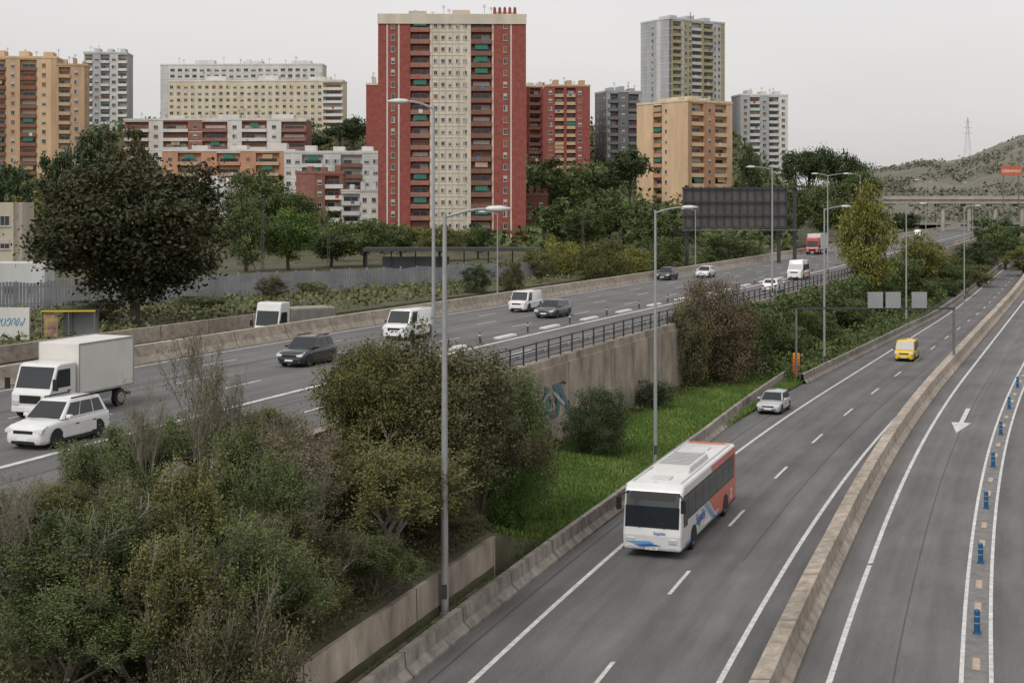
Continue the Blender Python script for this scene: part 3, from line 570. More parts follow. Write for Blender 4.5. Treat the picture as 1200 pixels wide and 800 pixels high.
for px,Y,top,lb,m,k in((232,45,385,'leafless pale tree with a leaning trunk on the left slope',0,.95),(185,44,450,'thin leafless sapling left of the pale bare tree',2,.8),(325,49,485,'leafless tan scrub right of the pale bare tree',1,1.1),(18,36,560,'bare grey twigs at the left edge of the frame',1,1.1),(275,47,440,'slender leafless tree right of the pale bare tree',0,.7),(140,40,560,'leafless twigs sticking out of the broad green bush',1,.8),(370,46,550,'leafless twigs above the top of the low retaining wall',1,.9),(300,40,600,'leafless twigs among the bushes at the bottom of the slope',1,.9)):
    X=X_at(px,Y); z=G(X,Y); e=empty('bare_tree',X,Y,z,random.uniform(0,6),lb,'bare tree'); h=Z_at(top,Y)-z; e.scale=(h*.6*k,h*.6*k,h); obj('branches',BT[m][0],e); obj('sparse_leaves',BT[m][1],e)
mid=[('bush','green','near',606,66,432,90,'tall ivy-green bush at the corner of the retaining wall',1,.3),
('bush','bright','near',594,61,510,86,'bright green climbing plant below the tall ivy-green bush',0,.4),
('bush','dark','near',700,83,452,84,'dark round bush against the graffiti wall',0,.1),
('bush','dark','mid',764,101,445,52,'smaller dark bush behind the grass-side lamp pole',1,.1),
('bush','rust','near',838,117,325,112,'tall rusty brown bush covering the retaining wall',0,.1),
('bush','brown','mid',806,112,350,60,'brown shrub on the left flank of the tall rusty bush',1,.1),
('bush','green','mid',880,124,365,72,'green bush right of the tall rusty bush',0,.1),
('bush','green','mid',918,134,372,64,'green ivy-covered bush above the orange panel',1,.1)]
for k,c,l,px,Y,top,w,lb,v,zb in mid: ppx(k,c,l,px,Y,top,w,lb,var=v,zb=zb)
T=[('round','bigbrown','big',158,126,188,222,'big round brown-green tree standing alone above the service road'),
('round','dark','far',18,300,192,65,'dark tree at the left edge below the orange apartment block'),
('round','olive','far',45,250,224,70,'olive tree left of the big round tree'),
('tall','dark','far',68,330,172,50,'slim dark tree in front of the orange apartment block'),
('round','dark','far',112,400,150,55,'dark tree below the distant grey tower'),
('round','brown','far',152,390,148,65,'reddish tree in front of the red and white terrace'),
('round','green','far',186,340,205,60,'green tree behind the right edge of the big round tree'),
('pine','dark','far',228,640,130,26,'small pine on the skyline below the long cream slab block'),
('round','green','mid',296,330,198,78,'round bright green tree in front of the orange terrace'),
('round','green','mid',340,330,218,70,'green tree right of the round bright green tree'),
('tall','green','mid',288,245,232,72,'tall green tree left of the railway mast'),
('round','bright','mid',338,250,245,78,'bright green tree right of the railway mast'),
('round','green','mid',428,265,256,86,'rounded green tree left of the red tower entrance'),
('round','green','mid',388,262,268,70,'low green tree between the mast and the station canopy'),
('round','bright','far',395,290,262,44,'small bright tree beside the brick house'),
('round','green','mid',470,300,262,60,'low green tree at the left foot of the red tower'),
('round','olive','mid',515,290,264,64,'olive tree at the middle foot of the red tower'),
('round','green','mid',560,300,262,50,'green tree at the right foot of the red tower'),
('pine','dark','far',414,520,136,44,'dark pine on the hill right of the cream slab block'),
('pine','dark','far',398,560,150,40,'dark low pine at the foot of the cream slab block'),
('pine','dark','far',372,540,158,40,'small pine below the right end of the cream slab'),
('round','green','far',640,400,185,60,'dark tree below the red block right of the tower'),
('round','green','far',668,390,196,64,'green tree under the middle of the right red block'),
('pine','dark','far',700,400,200,60,'dark pine below the dark apartment block'),
('pine','dark','far',738,400,172,56,'pine left of the yellow apartment block'),
('round','green','far',722,340,222,70,'broad tree left of the foot of the yellow block'),
('round','green','far',652,335,232,70,'green tree right of the small brick building'),
('round','green','mid',688,325,238,74,'tree in the hollow between tower and yellow block'),
('round','green','far',760,320,238,60,'green tree at the foot of the yellow block'),
('bush','yellow','mid',662,215,278,64,'yellowish bush behind the fence right of the tower'),
('bush','olive','mid',704,205,280,66,'olive bush in the middle of the bank behind the highway'),
('bush','yellow','mid',742,215,286,54,'yellow-green bush left of the far slim lamp'),
('bush','olive','mid',630,205,290,54,'olive bush at the right end of the palisade fence'),
('round','green','far',796,300,240,64,'tree left of the big sign back'),
('bush','green','mid',780,230,276,60,'green bush below the big sign back'),
('bush','green','mid',850,250,270,90,'wide green bush under the middle of the big sign back'),
('tall','dark','far',878,430,168,34,'slim dark tree right of the yellow block'),
('pine','dark','mid',948,450,172,64,'umbrella pine right of the white block'),
('pine','dark','mid',988,455,178,56,'umbrella pine next to the first umbrella pine, on its right'),
('round','green','mid',968,385,204,76,'wide tree below the umbrella pines'),
('round','green','far',930,360,212,58,'green tree right of the big sign back'),
('pine','green','far',1008,420,200,46,'green pine left of the distant hill'),
('round','dark','far',905,340,240,50,'dark tree seen under the big sign back'),
('bush','dark','mid',558,172,310,42,'dark bush behind the far barrier left of the slim lamp'),
('bush','brown','mid',600,176,306,36,'dark brown bush right of the slim lamp behind the barrier'),
('bush','brown','mid',318,165,322,40,'brown bush in front of the palisade fence above the tipper lorry'),
('bush','olive','mid',365,170,330,40,'olive bush at the fence right of the tipper lorry cab'),
('bush','green','mid',235,150,345,70,'green bush at the bank right of the big round tree'),
('bush','brown','mid',110,130,350,70,'brown bush under the left side of the big round tree'),
('tall','yellow','mid',1014,188,212,80,'loose tall yellow-green tree at the highway edge'),
('round','yellow','mid',1082,238,272,64,'bright yellow tree right of the loose tall tree'),
('round','green','mid',1052,215,296,56,'green tree between the loose tall tree and the yellow tree'),
('round','green','mid',1112,255,300,56,'green tree right of the bright yellow tree'),
('round','dark','mid',1142,285,282,60,'dark green tree behind the ramp barrier'),
('round','green','mid',1178,330,262,66,'tall green tree near the right edge below the viaduct'),
('round','olive','mid',1200,300,288,60,'olive tree at the right edge behind the ramp'),
('round','dark','far',1160,400,255,60,'dark tree in front of the right viaduct piers'),
('bush','green','mid',1075,215,325,66,'dense bush behind the sign gantry'),
('bush','green','mid',1030,190,330,76,'green bush on the wall below the loose tall tree'),
('bush','green','mid',985,165,345,80,'green bush on the wall top left of the sign gantry'),
('bush','green','mid',955,145,362,70,'green bush hanging over the wall behind the first gantry post'),
('bush','green','mid',1105,235,325,66,'green bush near the far end of the gantry beam'),
('bush','olive','mid',1135,262,310,60,'olive bush behind the ramp barrier right of the gantry'),
('round','dark','far',1060,520,250,40,'small dark tree under the left end of the viaduct'),
('round','dark','far',1010,560,240,50,'dark distant tree left of the viaduct')]
for i,(k,c,l,px,Y,top,w,lb) in enumerate(T): ppx(k,c,l,px,Y,top,w,lb,var=i%2)
rng=np.random.default_rng(5); n=34000; Yv=rng.uniform(118,260,n); zc=rng.uniform(0,1,n)**.8*6.2
cx=np.interp(Yv,_ys,_c); msk=(zc<5.9+.8*np.sin(Yv*.5))
P=np.stack([cx-14.5+rng.uniform(0,1.6,n)*(1+.6*np.sin(Yv*.8)*np.cos(zc+Yv*.3)),Yv,zc],1)[msk]
iv=obj('ivy',leafmesh('ivy',P,.2,rng.uniform(.8,1.2,len(P)),rng.uniform(0,1,len(P)),LM['green'])); tag(iv,'green ivy blanket covering the far stretch of retaining wall','ivy')
n=9000; Yv=rng.uniform(60,75,n); zc=5.8-rng.uniform(0,1,n)**1.4*(4.2+1.2*np.sin(Yv*1.3)); P=np.stack([np.interp(Yv,_ys,_c)-14.6+rng.uniform(0,.6,n),Yv,zc],1)
tag(obj('ivy',leafmesh('ivy',P,.1,rng.uniform(.8,1.2,n),rng.uniform(0,1,n),LM['bright'])),'ivy hanging over the near corner of the tall retaining wall','ivy')
def blades(name,n,fY,fd,hh,mat,size=.1,blade=False):
    Yv=rng.uniform(*fY,n); d=rng.uniform(*fd,n); X=np.interp(Yv,_ys,_c)+d; Z=np.array([G(a,b) for a,b in zip(X,Yv)]); k=np.sin(X*1.3)+np.sin(Yv*.9+X)+rng.normal(0,.5,n)
    P=np.stack([X,Yv,Z+rng.uniform(0,hh,n)*(1+.4*k.clip(-1,1.5))],1)
    return tag(obj(name,leafmesh(name,P,size,rng.uniform(.8,1.15,n),np.clip(.4+.25*k,0,1),mat,blade)),kind='stuff')
tag(blades('grass',110000,(57,125),(-14.7,-6.9),.16,grassM,size=.13,blade=True),'green grass between the retaining wall and the roadside barrier','grass')
tag(blades('undergrowth',60000,(28,57),(-15.2,-7.3),.6,leafM('undergrowth_l',(.065,.075,.03),(.12,.105,.055)),size=.06),'brown and green undergrowth on the slope','undergrowth')
tag(blades('bank_undergrowth',22000,(118,330),(-14.6,-7.2),1.0,LM['green'],size=.2),'green undergrowth at the foot of the ivy-covered wall','undergrowth')
tag(blades('wall_weeds',5000,(64,122),(-14.6,-13.4),.7,LM['olive'],size=.1),'olive weeds at the foot of the graffiti wall','weeds')
tag(blades('roadside_weeds',16000,(80,330),(-47.5,-41.2),.6,grassM,size=.2),'weeds and grass on the bank behind the far highway barrier','grass')
tag(blades('bank_scrub',22000,(90,300),(-100,-58),.6,leafM('bank_l',(.07,.09,.03),(.12,.12,.055)),size=.25),'scrub on the railway bank','scrub')
n=5000; Yv=rng.uniform(30,60,n); P=np.stack([np.interp(Yv,_ys,_c)-6.75+rng.normal(0,.12,n),Yv,.55+rng.uniform(0,.22,n)*(1+np.sin(Yv*2))*.7],1); tag(tag(obj('verge_weeds',leafmesh('verge_weeds',P,.05,rng.uniform(.7,1.2,n),rng.uniform(0,1,n),grassM,True)),kind='stuff'),'weeds in the gap along the low retaining wall','weeds')
n=30000; Yv=rng.uniform(330,640,n); X=Yv*rng.uniform(-.37,.2,n); Z=np.array([G(a,b) for a,b in zip(X,Yv)]); 
P=np.stack([X,Yv,Z+rng.uniform(0,4,n)*(1+.5*np.sin(X*.13)*np.sin(Yv*.11))],1)
tag(obj('hillside_scrub',leafmesh('hillside_scrub',P,1.0,rng.uniform(.7,1.3,n),rng.uniform(0,1,n),LM['green'])),'low green scrub covering the slopes between the apartment blocks','scrub',kind='stuff')
# ---------- distant hill
hx=np.linspace(940,1420,60); prof_y=np.interp(hx,[940,1000,1040,1080,1110,1135,1165,1200,1300,1420],[232,206,196,189,189,184,171,158,130,120])
v=[];yy=[640,700,780,860,960,1060,1200,1350,1700]
def hz(i,Y):
    top=15+(240-prof_y[i])/F*1200; t=lerp(Y,[640,1200,1700],[0,1,.6]); return 6+(top-6)*t+ (1.5*math.sin(i*.9+Y*.01)+1.5*math.sin(i*.37+Y*.02))*min(1,t*2)*(1 if Y<1200 else 0)
for Y in yy:
    for i,px in enumerate(hx): v.append((X_at(px,Y),Y,hz(i,Y)))
f=[(j*60+i,j*60+i+1,(j+1)*60+i+1,(j+1)*60+i) for j in range(len(yy)-1) for i in range(59)]
me=bpy.data.meshes.new('hill'); me.from_pydata(v,[],f); me.materials.append(M('hill_scrub_hazed',(.14,.14,.105),.95,.3,.02,col2=(.21,.19,.15))); me.shade_smooth(); tag(obj('hill',me),kind='structure')  # distance haze painted into the hill colour as a paler grey-green
n=26000; Yv=rng.uniform(650,1230,n); ii=rng.uniform(0,59,n); X=(np.interp(ii,range(60),hx)-600)*Yv/F; Z=np.array([hz(int(i),y) for i,y in zip(ii,Yv)])
k=(np.sin(X*.06)+np.sin(Yv*.035+X*.02)+rng.normal(0,.6,n))>-.2
P=np.stack([X,Yv,Z+rng.uniform(0,2.5,n)],1)[k]; tag(obj('distant_wood',leafmesh('distant_wood',P,1.3,rng.uniform(.85,1.1,len(P)),rng.uniform(0,1,len(P)),leafM('far_l_hazed',(.11,.12,.085),(.15,.145,.11),1.)),),'distant wood and scrub on the hill at the right','wood',kind='stuff')  # leaf colours paled and greyed to paint in the haze
# ---------- buildings
frameM=M('frame_light',(.5,.48,.45),.6,.1,1); shut=M('shutter',(.45,.42,.36),.7,.15,1); shut2=M('shutter_brown',(.2,.11,.06),.7,.15,1); gl2=M('pane_dark',(.03,.035,.04),.15,.4,.4,spec=.6); curt=M('curtain',(.3,.29,.27),.6,.2,2)
WG={}
def wgeo(ww,wh,v):
    k=(round(ww,2),round(wh,2),v)
    if k not in WG:
        mb=MB(); mb.box(-ww/2,ww/2,-.05,.0,-wh/2,wh/2,0); mb.box(-ww/2+.08,-.03,-.07,-.051,-wh/2+.08,wh/2-.08,1); mb.box(.03,ww/2-.08,-.07,-.051,-wh/2+.08,wh/2-.08,1 if v!=3 else 4)
        if v in(1,2): mb.box(-ww/2+.06,ww/2-.06,-.1,-.072,wh/2-.06-(wh*.45 if v==1 else wh*.85),wh/2-.06,2 if v==1 else 3)
        mb.box(-ww/2-.08,ww/2+.08,-.14,-.0,-wh/2-.1,-wh/2,0)
        WG[k]=(mb,mb.mesh('window',[frameM,gl2,shut,shut2,curt]))
    return WG[k]
def bgeo(w,pm,dep,key):
    k=('b',round(w,2),key)
    if k not in WG:
        mb=MB(); mb.box(-w/2,w/2,-dep,.0,-.12,.06,0); mb.box(-w/2,w/2,-dep-.08,-dep+.02,-.2,.95,0)
        for s in(-1,1): mb.box(s*(w/2-.04)-.04,s*(w/2-.04)+.04,-dep+.02,-.01,.06,.95,0)
        mb.box(-w/2,w/2,-dep-.05,-dep-.01,1.02,1.08,1)
        WG[k]=(mb,mb.mesh('balcony',[pm,dsteel]))
    return WG[k]
greenA=M('awning_green',(.03,.14,.1),.8,.2,2); aw2=M('awning_stripe',(.35,.25,.15),.8,.2,2)
clM=[M('laundry_white',(.6,.6,.6),.8,.2,2),M('laundry_blue',(.1,.15,.3),.8,.2,2),M('laundry_red',(.4,.08,.06),.8,.2,2)]
BR=random.Random(11)
def emit(root,name,items,mats):
    BR.shuffle(items)
    for T,(g,me) in items[:100]: obj(name,me,root,T)
    if len(items)>100:
        mb=MB()
        for T,(g,me) in items[100:]:
            o=len(mb.v); mb.v+=[tuple(T@Vector(v)) for v in g.v]; mb.f+=[tuple(o+i for i in f) for f in g.f]; mb.m+=g.m
        x=mb.build(name,mats,root); x['kind']='stuff'
def building(label,px0,Y,ang,w,dep,z0,z1,nf,pal,front,left=None,right=None,name='apartment_block',cat='apartment block',roof=True,awn=0,band=None):
    a=R(ang); e=empty(name,X_at(px0,Y),Y,z0,a,label,cat); H=z1-z0; fh=(H-.9)/nf; rc=1.1
    mb=MB(); wins=[];bals={};aws=[];cls=[]
    mb.box(rc if left else 0,w-(rc if right else 0),rc,dep,-12,H-.02,0)
    def facade(spec,T,tot,eps):
        sw=sum(s[1] for s in spec); u=0
        for s in spec:
            t,wd,mi=s[0],s[1]*tot/sw,s[2]
            if t in 'PW':
                mb.box(u,u+wd,-eps,rc+.01,-12,H+eps,mi,T)
                if t=='W':
                    n,ww,wh=s[3]
                    for fl in range(nf):
                        for k in range(n):
                            wins.append((T@Matrix.Translation((u+wd*(k+.5)/n,-eps-.002,fl*fh+fh*.52)),wgeo(ww,wh,BR.choice((0,0,1,1,2,3)))))
            else:
                for fl in range(nf):
                    bals.setdefault((s[3],round(wd,2)),[]).append((T@Matrix.Translation((u+wd/2,rc-.01,fl*fh+.15)),bgeo(wd-.06,pal[s[3]],rc+.25,(pal[s[3]].name))))
                    wins.append((T@Matrix.Translation((u+wd*.5,rc-.003,fl*fh+1.35)),wgeo(wd*.8,2.0,BR.choice((0,0,1,2,3)))))
                    if BR.random()<awn: aws.append(T@Matrix.Translation((u+wd/2,0,fl*fh+fh)))
                    elif BR.random()<.18: cls.append(T@Matrix.Translation((u+wd*BR.uniform(.3,.7),-.32,fl*fh+.5)))
            if t=='B' : mb.box(u,u+wd,-eps-.05,rc+.01,H-.5,H+eps,mi,T)
            u+=wd
        if band is not None:
            for fl in range(1,nf): mb.box(-.05,tot+.05,-.06-eps,.0-eps-.001,fl*fh-.16,fl*fh+.08,band,T)
    facade(front,Matrix.Identity(4),w,0)
    if left: facade(left,Matrix.Translation((0,dep,0))@Matrix.Rotation(-PI/2,4,'Z'),dep,.004)
    if right: facade(right,Matrix.Translation((w,0,0))@Matrix.Rotation(PI/2,4,'Z'),dep,.004)
    mb.build('wall',pal,e)
    emit(e,'window',wins,[frameM,gl2,shut,shut2,curt])
    allb=[(k,it) for k,l in bals.items() for it in l]; BR.shuffle(allb)
    for k,(T,(g,me)) in allb[:100]: obj('balcony',me,e,T)
    rest={}
    for k,it in allb[100:]: rest.setdefault(k[0],[]).append(it)
    for k,l in rest.items():
        m2=MB()
        for T,(g,me) in l:
            o=len(m2.v); m2.v+=[tuple(T@Vector(v)) for v in g.v]; m2.f+=[tuple(o+i for i in f) for f in g.f]; m2.m+=g.m
        x=m2.build('balcony',[pal[k],dsteel],e); x['kind']='stuff'
    if aws:
        am=MB(); am.add([(-1.6,-.02,-.1),(1.6,-.02,-.1),(1.6,-.35,-1.5),(-1.6,-.35,-1.5)],[(0,1,2,3)]); ms=[am.mesh('awning',greenA),am.mesh('awning',aw2)]
        for T in aws[:90]: obj('awning',ms[0] if BR.random()<.7 else ms[1],e,T)
    if cls:
        am=MB(); am.box(-.5,.5,-.04,0,-.2,.75); ms=[am.mesh('laundry',q) for q in clM]
        for T in cls[:60]: obj('laundry',BR.choice(ms),e,T)
    if roof:
        m2=MB(); m2.box(-.15,w+.15,-.15,.2,H+.0,H+.7); m2.box(-.15,.2,.21,dep,H+.001,H+.7); m2.box(w-.2,w+.15,.21,dep,H+.001,H+.7); m2.build('parapet',pal[1],e)
        for k in range(3):
            m2=MB(); x=w*(.2+.3*k); m2.box(x,x+w*.12,dep*.35,dep*.75,H,H+BR.uniform(1.8,3.2)); m2.build('roof_housing',pal[1],e)
        for k in range(max(4,int(w/5))):
            m2=MB(); x=BR.uniform(1,w-1); y=BR.uniform(.5,dep*.8); hh=BR.uniform(2,4.5); m2.tube((x,y,H),(x,y,H+hh),.06,.05,4)
            for q in range(3): m2.tube((x-.5,y,H+hh-.3*q),(x+.5,y,H+hh-.3*q),.04,.04,3)
            m2.build('aerial',dsteel,e)
    return e
def bm(n,c,v=.16): return M('render_'+n,c,.85,v,.25,.1,st=(1,1,.3))
brick=M('brick_red',(.25,.068,.055),.9,.2,.8,col2=(.32,.095,.075)); brick2=M('brick_faded',(.27,.12,.095),.9,.2,.8,col2=(.33,.16,.13)); cream=bm('cream',(.56,.5,.41)); ochre=bm('ochre',(.46,.32,.2)); ochl=bm('ochre_light',(.6,.43,.27)); grey=bm('grey',(.36,.37,.38)); lgrey=bm('light_grey',(.5,.5,.49)); dgrey=bm('dark_grey',(.16,.16,.17)); wht=bm('white',(.6,.59,.56)); orange=bm('orange',(.46,.25,.15)); paly=bm('pale_yellow',(.6,.52,.37)); oliv=bm('olive_yellow',(.36,.32,.18)); brown=M('brick_brown',(.2,.1,.07),.9,.2,.8); green_p=bm('green_parapet',(.16,.2,.17)); bbrick=M('brick_dark_parapet',(.3,.14,.11),.9,.2,.8)
fr_=[('P',2.0,0),('P',.35,1),('W',2.4,0,(1,1.0,1.5)),('P',.35,1),('P',2.6,0),('B',4.6,1,4),('P',.5,1),('W',8.8,1,(5,1.0,1.1)),('P',.5,1),('B',5.0,1,2),('P',.4,1),('P',1.6,0),('W',2.4,0,(1,1.0,1.5)),('P',.35,1),('P',3.4,0)]
tw_=building('red brick and cream apartment tower, the tallest block in the picture',443,365,1.5,38,16,5,63.3,19,[brick,cream,brown,green_p,bbrick],fr_,awn=.35)
mb=MB(); mb.box(-.1,38.1,-.3,-.16,56.4,58.9); mb.build('cornice',cream,tw_)
for k in range(5):
    mb=MB(); mb.extr([(29.5+k*1.3,58.9),(30.4+k*1.3,58.9),(30.3+k*1.3,60.6),(29.9+k*1.3,61.0),(29.6+k*1.3,60.6)],.5,1.2); mb.build('roof_fin',brick,tw_,fix=True)
mb=MB()
for fl in range(19):
    z=fl*3.02+.1
    for k in range(6): mb.box(13.75+k*1.68,13.9+k*1.68,-.14,-.003,z,z+3.0)
    mb.box(13.6,22.4,-.1,-.004,z-.1,z+.08)
mb.build('cream_grid',cream,tw_)
building('red brick block peeking out behind the left side of the red tower',429,470,2,9,10,8,54.5,15,[brick,cream,brown],[('P',2,0),('W',3,0,(1,1.1,1.3)),('P',2,0)])
building('ochre apartment block with balconies at the left edge of the frame',-30,480,6,27,14,22,64.6,13,[ochre,ochl,brown],[('W',3,1,(1,1.3,1.5)),('B',3.5,1,2),('W',3,0,(1,1.3,1.5)),('B',3.5,0,2),('W',3,1,(1,1.3,1.5)),('P',1.2,0)],awn=.2)
building('narrower ochre wing right of the left-edge block',66,470,14,10,12,20,61,13,[ochre,ochre,brown],[('P',.6,0),('B',3,0,1),('W',3,0,(1,1.3,1.5)),('P',1.5,0)],right=[('W',6,0,(2,1.2,1.4))])
building('distant grey and white tower on the left skyline',98,620,4,18.5,14,40,81,12,[grey,lgrey,wht],[('B',3.2,1,2),('W',3,0,(1,1.8,1.5)),('B',3.2,0,1),('W',3,1,(1,1.8,1.5)),('B',3.2,1,2)])
building('long white slab block highest on the left skyline',188,690,-2,79,12,50,82.5,11,[lgrey,wht,paly],[('P',4,0),('W',70,1,(20,2.2,1.4)),('P',3,0)],band=0)
building('long pale yellow slab block in front of the white slab',197,600,-2,74,12,44,66.8,8,[paly,wht,ochl],[('W',64,0,(22,1.5,1.3)),('B',8,0,1)],band=1)
building('red and white striped terrace block with long balconies',145,520,-1.5,67,12,25,45.8,6,[brick2,wht,brown],[('B',7,1,1),('W',4,1,(1,1.6,1.4)),('B',7,0,1),('W',4,0,(1,1.6,1.4)),('B',7,1,0),('W',4,1,(1,1.6,1.4)),('B',7,0,1),('W',4,1,(1,1.6,1.4)),('B',7,1,0)],awn=.3,band=1)
building('orange terrace block below the red and white terrace',190,470,-1,44,12,10,32.6,6,[orange,wht,ochre],[('W',4,0,(1,1.5,1.4)),('B',6,0,2),('W',4,0,(1,1.5,1.4)),('B',6,1,0),('W',4,0,(1,1.5,1.4)),('B',6,0,2),('W',4,0,(1,1.5,1.4))],awn=.5)
building('pale grey terrace left of the red tower',333,440,2,29.5,12,6,31,7,[lgrey,wht,brown],[('W',5,1,(2,1.5,1.3)),('B',6,0,1),('W',5,0,(2,1.5,1.3)),('B',6,0,2),('W',5,0,(2,1.5,1.3))],awn=.2,band=1)
building('brown brick house block in front of the pale grey terrace',347,395,3,13,12,4,23.6,6,[brown,brick2,wht],[('P',5,1),('W',3,0,(1,1.3,1.3)),('B',5,0,2)],right=[('W',6,0,(2,1.2,1.2))])
building('low white building with balconies beside the red tower base',400,385,3,10,12,4,18.5,5,[wht,lgrey,grey],[('B',5,0,1),('W',5,0,(2,1.2,1.3))],name='house',cat='building')
building('plain grey-white house behind the big round tree',215,385,-12,13,12,4,20,5,[lgrey,wht,grey],[('W',5,0,(1,1.1,1.1)),('P',4,0),('W',4,0,(1,1.1,1.1))],right=[('P',5,1)],name='house',cat='building')
building('red brick apartment block right of the red tower',617,530,20,15,14,28,59,10,[brick,cream,brown],[('P',1,0),('B',3.5,0,2),('W',3,0,(1,1.3,1.4)),('B',3.5,0,1),('P',1,0)],left=[('P',3,0),('W',4,0,(1,1.3,1.4)),('P',3,0)])
building('second red brick block attached on the right, with balconies',640,515,4,16,14,28,57.8,10,[brick,ochre,brown],[('W',3,0,(1,1.3,1.4)),('B',3,0,1),('P',1,0),('B',3,0,1),('W',3,0,(1,1.3,1.4)),('P',2,0)],awn=.2)
building('dark grey apartment block between the red and yellow blocks',712,530,18,14,13,22,57,11,[dgrey,grey,brown],[('B',3,1,0),('W',3,0,(1,1.3,1.4)),('B',3,1,0),('P',1,1)],left=[('P',1,0),('W',8,0,(3,1.3,1.4)),('P',1,1)])
building('tall grey and olive tower behind the yellow block',784,560,33,29,18,22,88,24,[grey,lgrey,oliv],[('P',1.5,2),('B',3,1,2),('P',1,1),('W',3,2,(2,1.1,1.5)),('B',3.5,1,1),('P',1,2),('B',3.5,1,2),('W',3,1,(2,1.1,1.5)),('P',1.5,2)],left=[('P',4,0),('W',4,0,(1,1.2,1.3)),('P',2,1),('P',4,0)],band=1)
building('bright yellow-orange apartment block beside the big sign back',806,420,38,19,22,8,45.5,12,[ochl,paly,orange],[('P',1,2),('B',3,2,0),('W',3,2,(1,1.2,1.3)),('B',3,2,0),('P',1.5,0)],left=[('P',6,0),('B',3,1,2),('W',3,0,(1,.9,1.2)),('P',6,0)],awn=.1)
building('white and grey block right of the olive tower',868,580,8,20,13,25,59.5,13,[grey,wht,lgrey],[('W',3,0,(1,1.5,1.4)),('B',3.2,1,2),('W',3,0,(1,1.5,1.4)),('B',3.2,1,2),('W',3,1,(1,1.5,1.4))])
building('small brown brick building at the right foot of the red tower',613,385,-8,6.5,9,4,17.5,4,[brown,brick2,wht],[('W',6,0,(2,1.1,1.2))],name='house',cat='building')
building('beige house cut by the left edge of the frame',-58,175,10,8.5,9,3,15.3,4,[bm('beige',(.45,.4,.32)),wht,grey],[('W',6,0,(2,1.2,1.3))],name='house',cat='building',right=[('P',5,0)],roof=False)
building('low grey-white depot building at the left edge',-30,155,8,7.4,6,3.5,8.6,1,[lgrey,grey,grey],[('W',6,0,(3,1.2,1.0))],name='depot',cat='building',roof=False)
building('orange roofed small house on the hill left of the red tower',420,500,3,8,7,22,33.5,3,[orange,ochl,wht],[('W',6,0,(2,1.2,1.2))],name='house',cat='building')
# ---------- left mid furniture
fx0,fy0,fx1,fy1=X_at(-10,150),150,X_at(645,206),206
pf=empty('palisade_fence',fx0,fy0,4.,math.atan2(fy1-fy0,fx1-fx0),'long grey palisade fence along the railway','fence'); Lf=math.hypot(fx1-fx0,fy1-fy0)
fm=M('fence_grey',(.24,.25,.27),.7,.25,.4); mb=MB(); x=0
while x<Lf: mb.box(x,x+.3,-.04,0,-.6,2.7+.12*math.sin(x)); x+=.38
mb.build('slat_panel',fm,pf)
for zz in(.3,2.1): mb=MB(); mb.box(0,Lf,.01,.06,zz,zz+.12); mb.build('rail',fm,pf)
pm=MB(); pm.box(-.08,.08,.061,.2,-1,2.9); pme=pm.mesh('post',steel)
for k in range(30): obj('post',pme,pf,Matrix.Translation((k*Lf/30,0,0)))
gx=X_at(-12,112); gw=empty('graffiti_wall',gx,112,4.3,.0,'short white wall with blue graffiti at the left edge','wall'); mb=MB(); mb.box(0,3.1,0,.3,-.5,2.6); mb.build('panel',wht,gw)
mb=MB()
for k in range(6):
    cx=.7+k*.38; pr=None
    for j in range(15):
        t=j/14*5.0+k*1.7; p=(cx+.17*math.cos(t),-.01,1.5+.3*math.sin(t*1.1))
        if pr: mb.tube(pr,p,.035,.035,4)
        pr=p
mb.build('graffiti',M('graffiti_bright_blue',(.05,.3,.5),.7,.1,2),gw)
bs=empty('bus_shelter',X_at(48,111),111,4.3,.05,'bus shelter with yellow roof edge and purple poster','bus shelter')
mb=MB(); mb.box(0,4.2,0,1.5,2.35,2.45); mb.build('roof',dsteel,bs); mb=MB(); mb.box(0,4.2,-.06,-.001,2.36,2.46); mb.build('roof_edge',yellow,bs)
for x in(.05,2.1,4.1):
    for yq in(1.3,.05): mb=MB(); mb.box(x-.04,x+.04,yq,yq+.1,0,2.34); mb.build('post',msteel,bs)
mb=MB(); mb.box(.2,1.3,.0,.08,.4,2.1); mb.build('poster_case',M('poster_purple',(.2,.06,.25),.5,.5,1.5,col2=(.5,.35,.1)),bs)
mb=MB(); mb.box(1.4,4,1.2,1.5,.42,.48); mb.build('bench',steel,bs); mb=MB(); mb.box(1.35,4.1,1.41,1.44,.3,2.2); mb.build('glass_panel',M('shelter_glass',(.25,.27,.27),.1,.1,1),bs)
st=empty('station_canopy',X_at(425,232),232,3.6,.02,'dark flat station canopy on posts in front of the red tower','canopy')
mb=MB(); mb.box(0,29,0,5,4.0,4.35); mb.box(0,29,-.1,-.01,3.8,4.4); mb.build('roof',dsteel,st)
for k in range(8): mb=MB(); mb.box(.5+k*4-.1,.5+k*4+.1,2.3,2.5,-.5,4); mb.build('post',dsteel,st)
mb=MB(); mb.box(3,14,3,4.5,0,2.8); mb.build('waiting_room',M('station_wall',(.1,.11,.12),.6,.2,1),st)
def mast(px,Y,top,lb,s=1):
    X=X_at(px,Y); z=G(X,Y); e=empty('catenary_mast',X,Y,z,0,lb,'railway mast'); H=Z_at(top,Y)-z
    mb=MB(); 
    for q in(-.15,.15): mb.box(q-.05,q+.05,-.08,.08,-.5,H)
    for k in range(int(H/.8)): mb.tube((-.15,0,k*.8),(.15,0,k*.8+.8),.03,.03,4)
    mb.build('mast',dsteel,e); mb=MB(); a=H*.62
    mb.tube((0,0,a),(s*3.2,0,a+.6),.05,.05,5); mb.tube((0,0,a+1.4),(s*3.2,0,a+.6),.04,.04,5); mb.tube((s*3.2,0,a+.6),(s*3.2,0,a-.4),.03,.03,5); mb.build('bracket',dsteel,e)
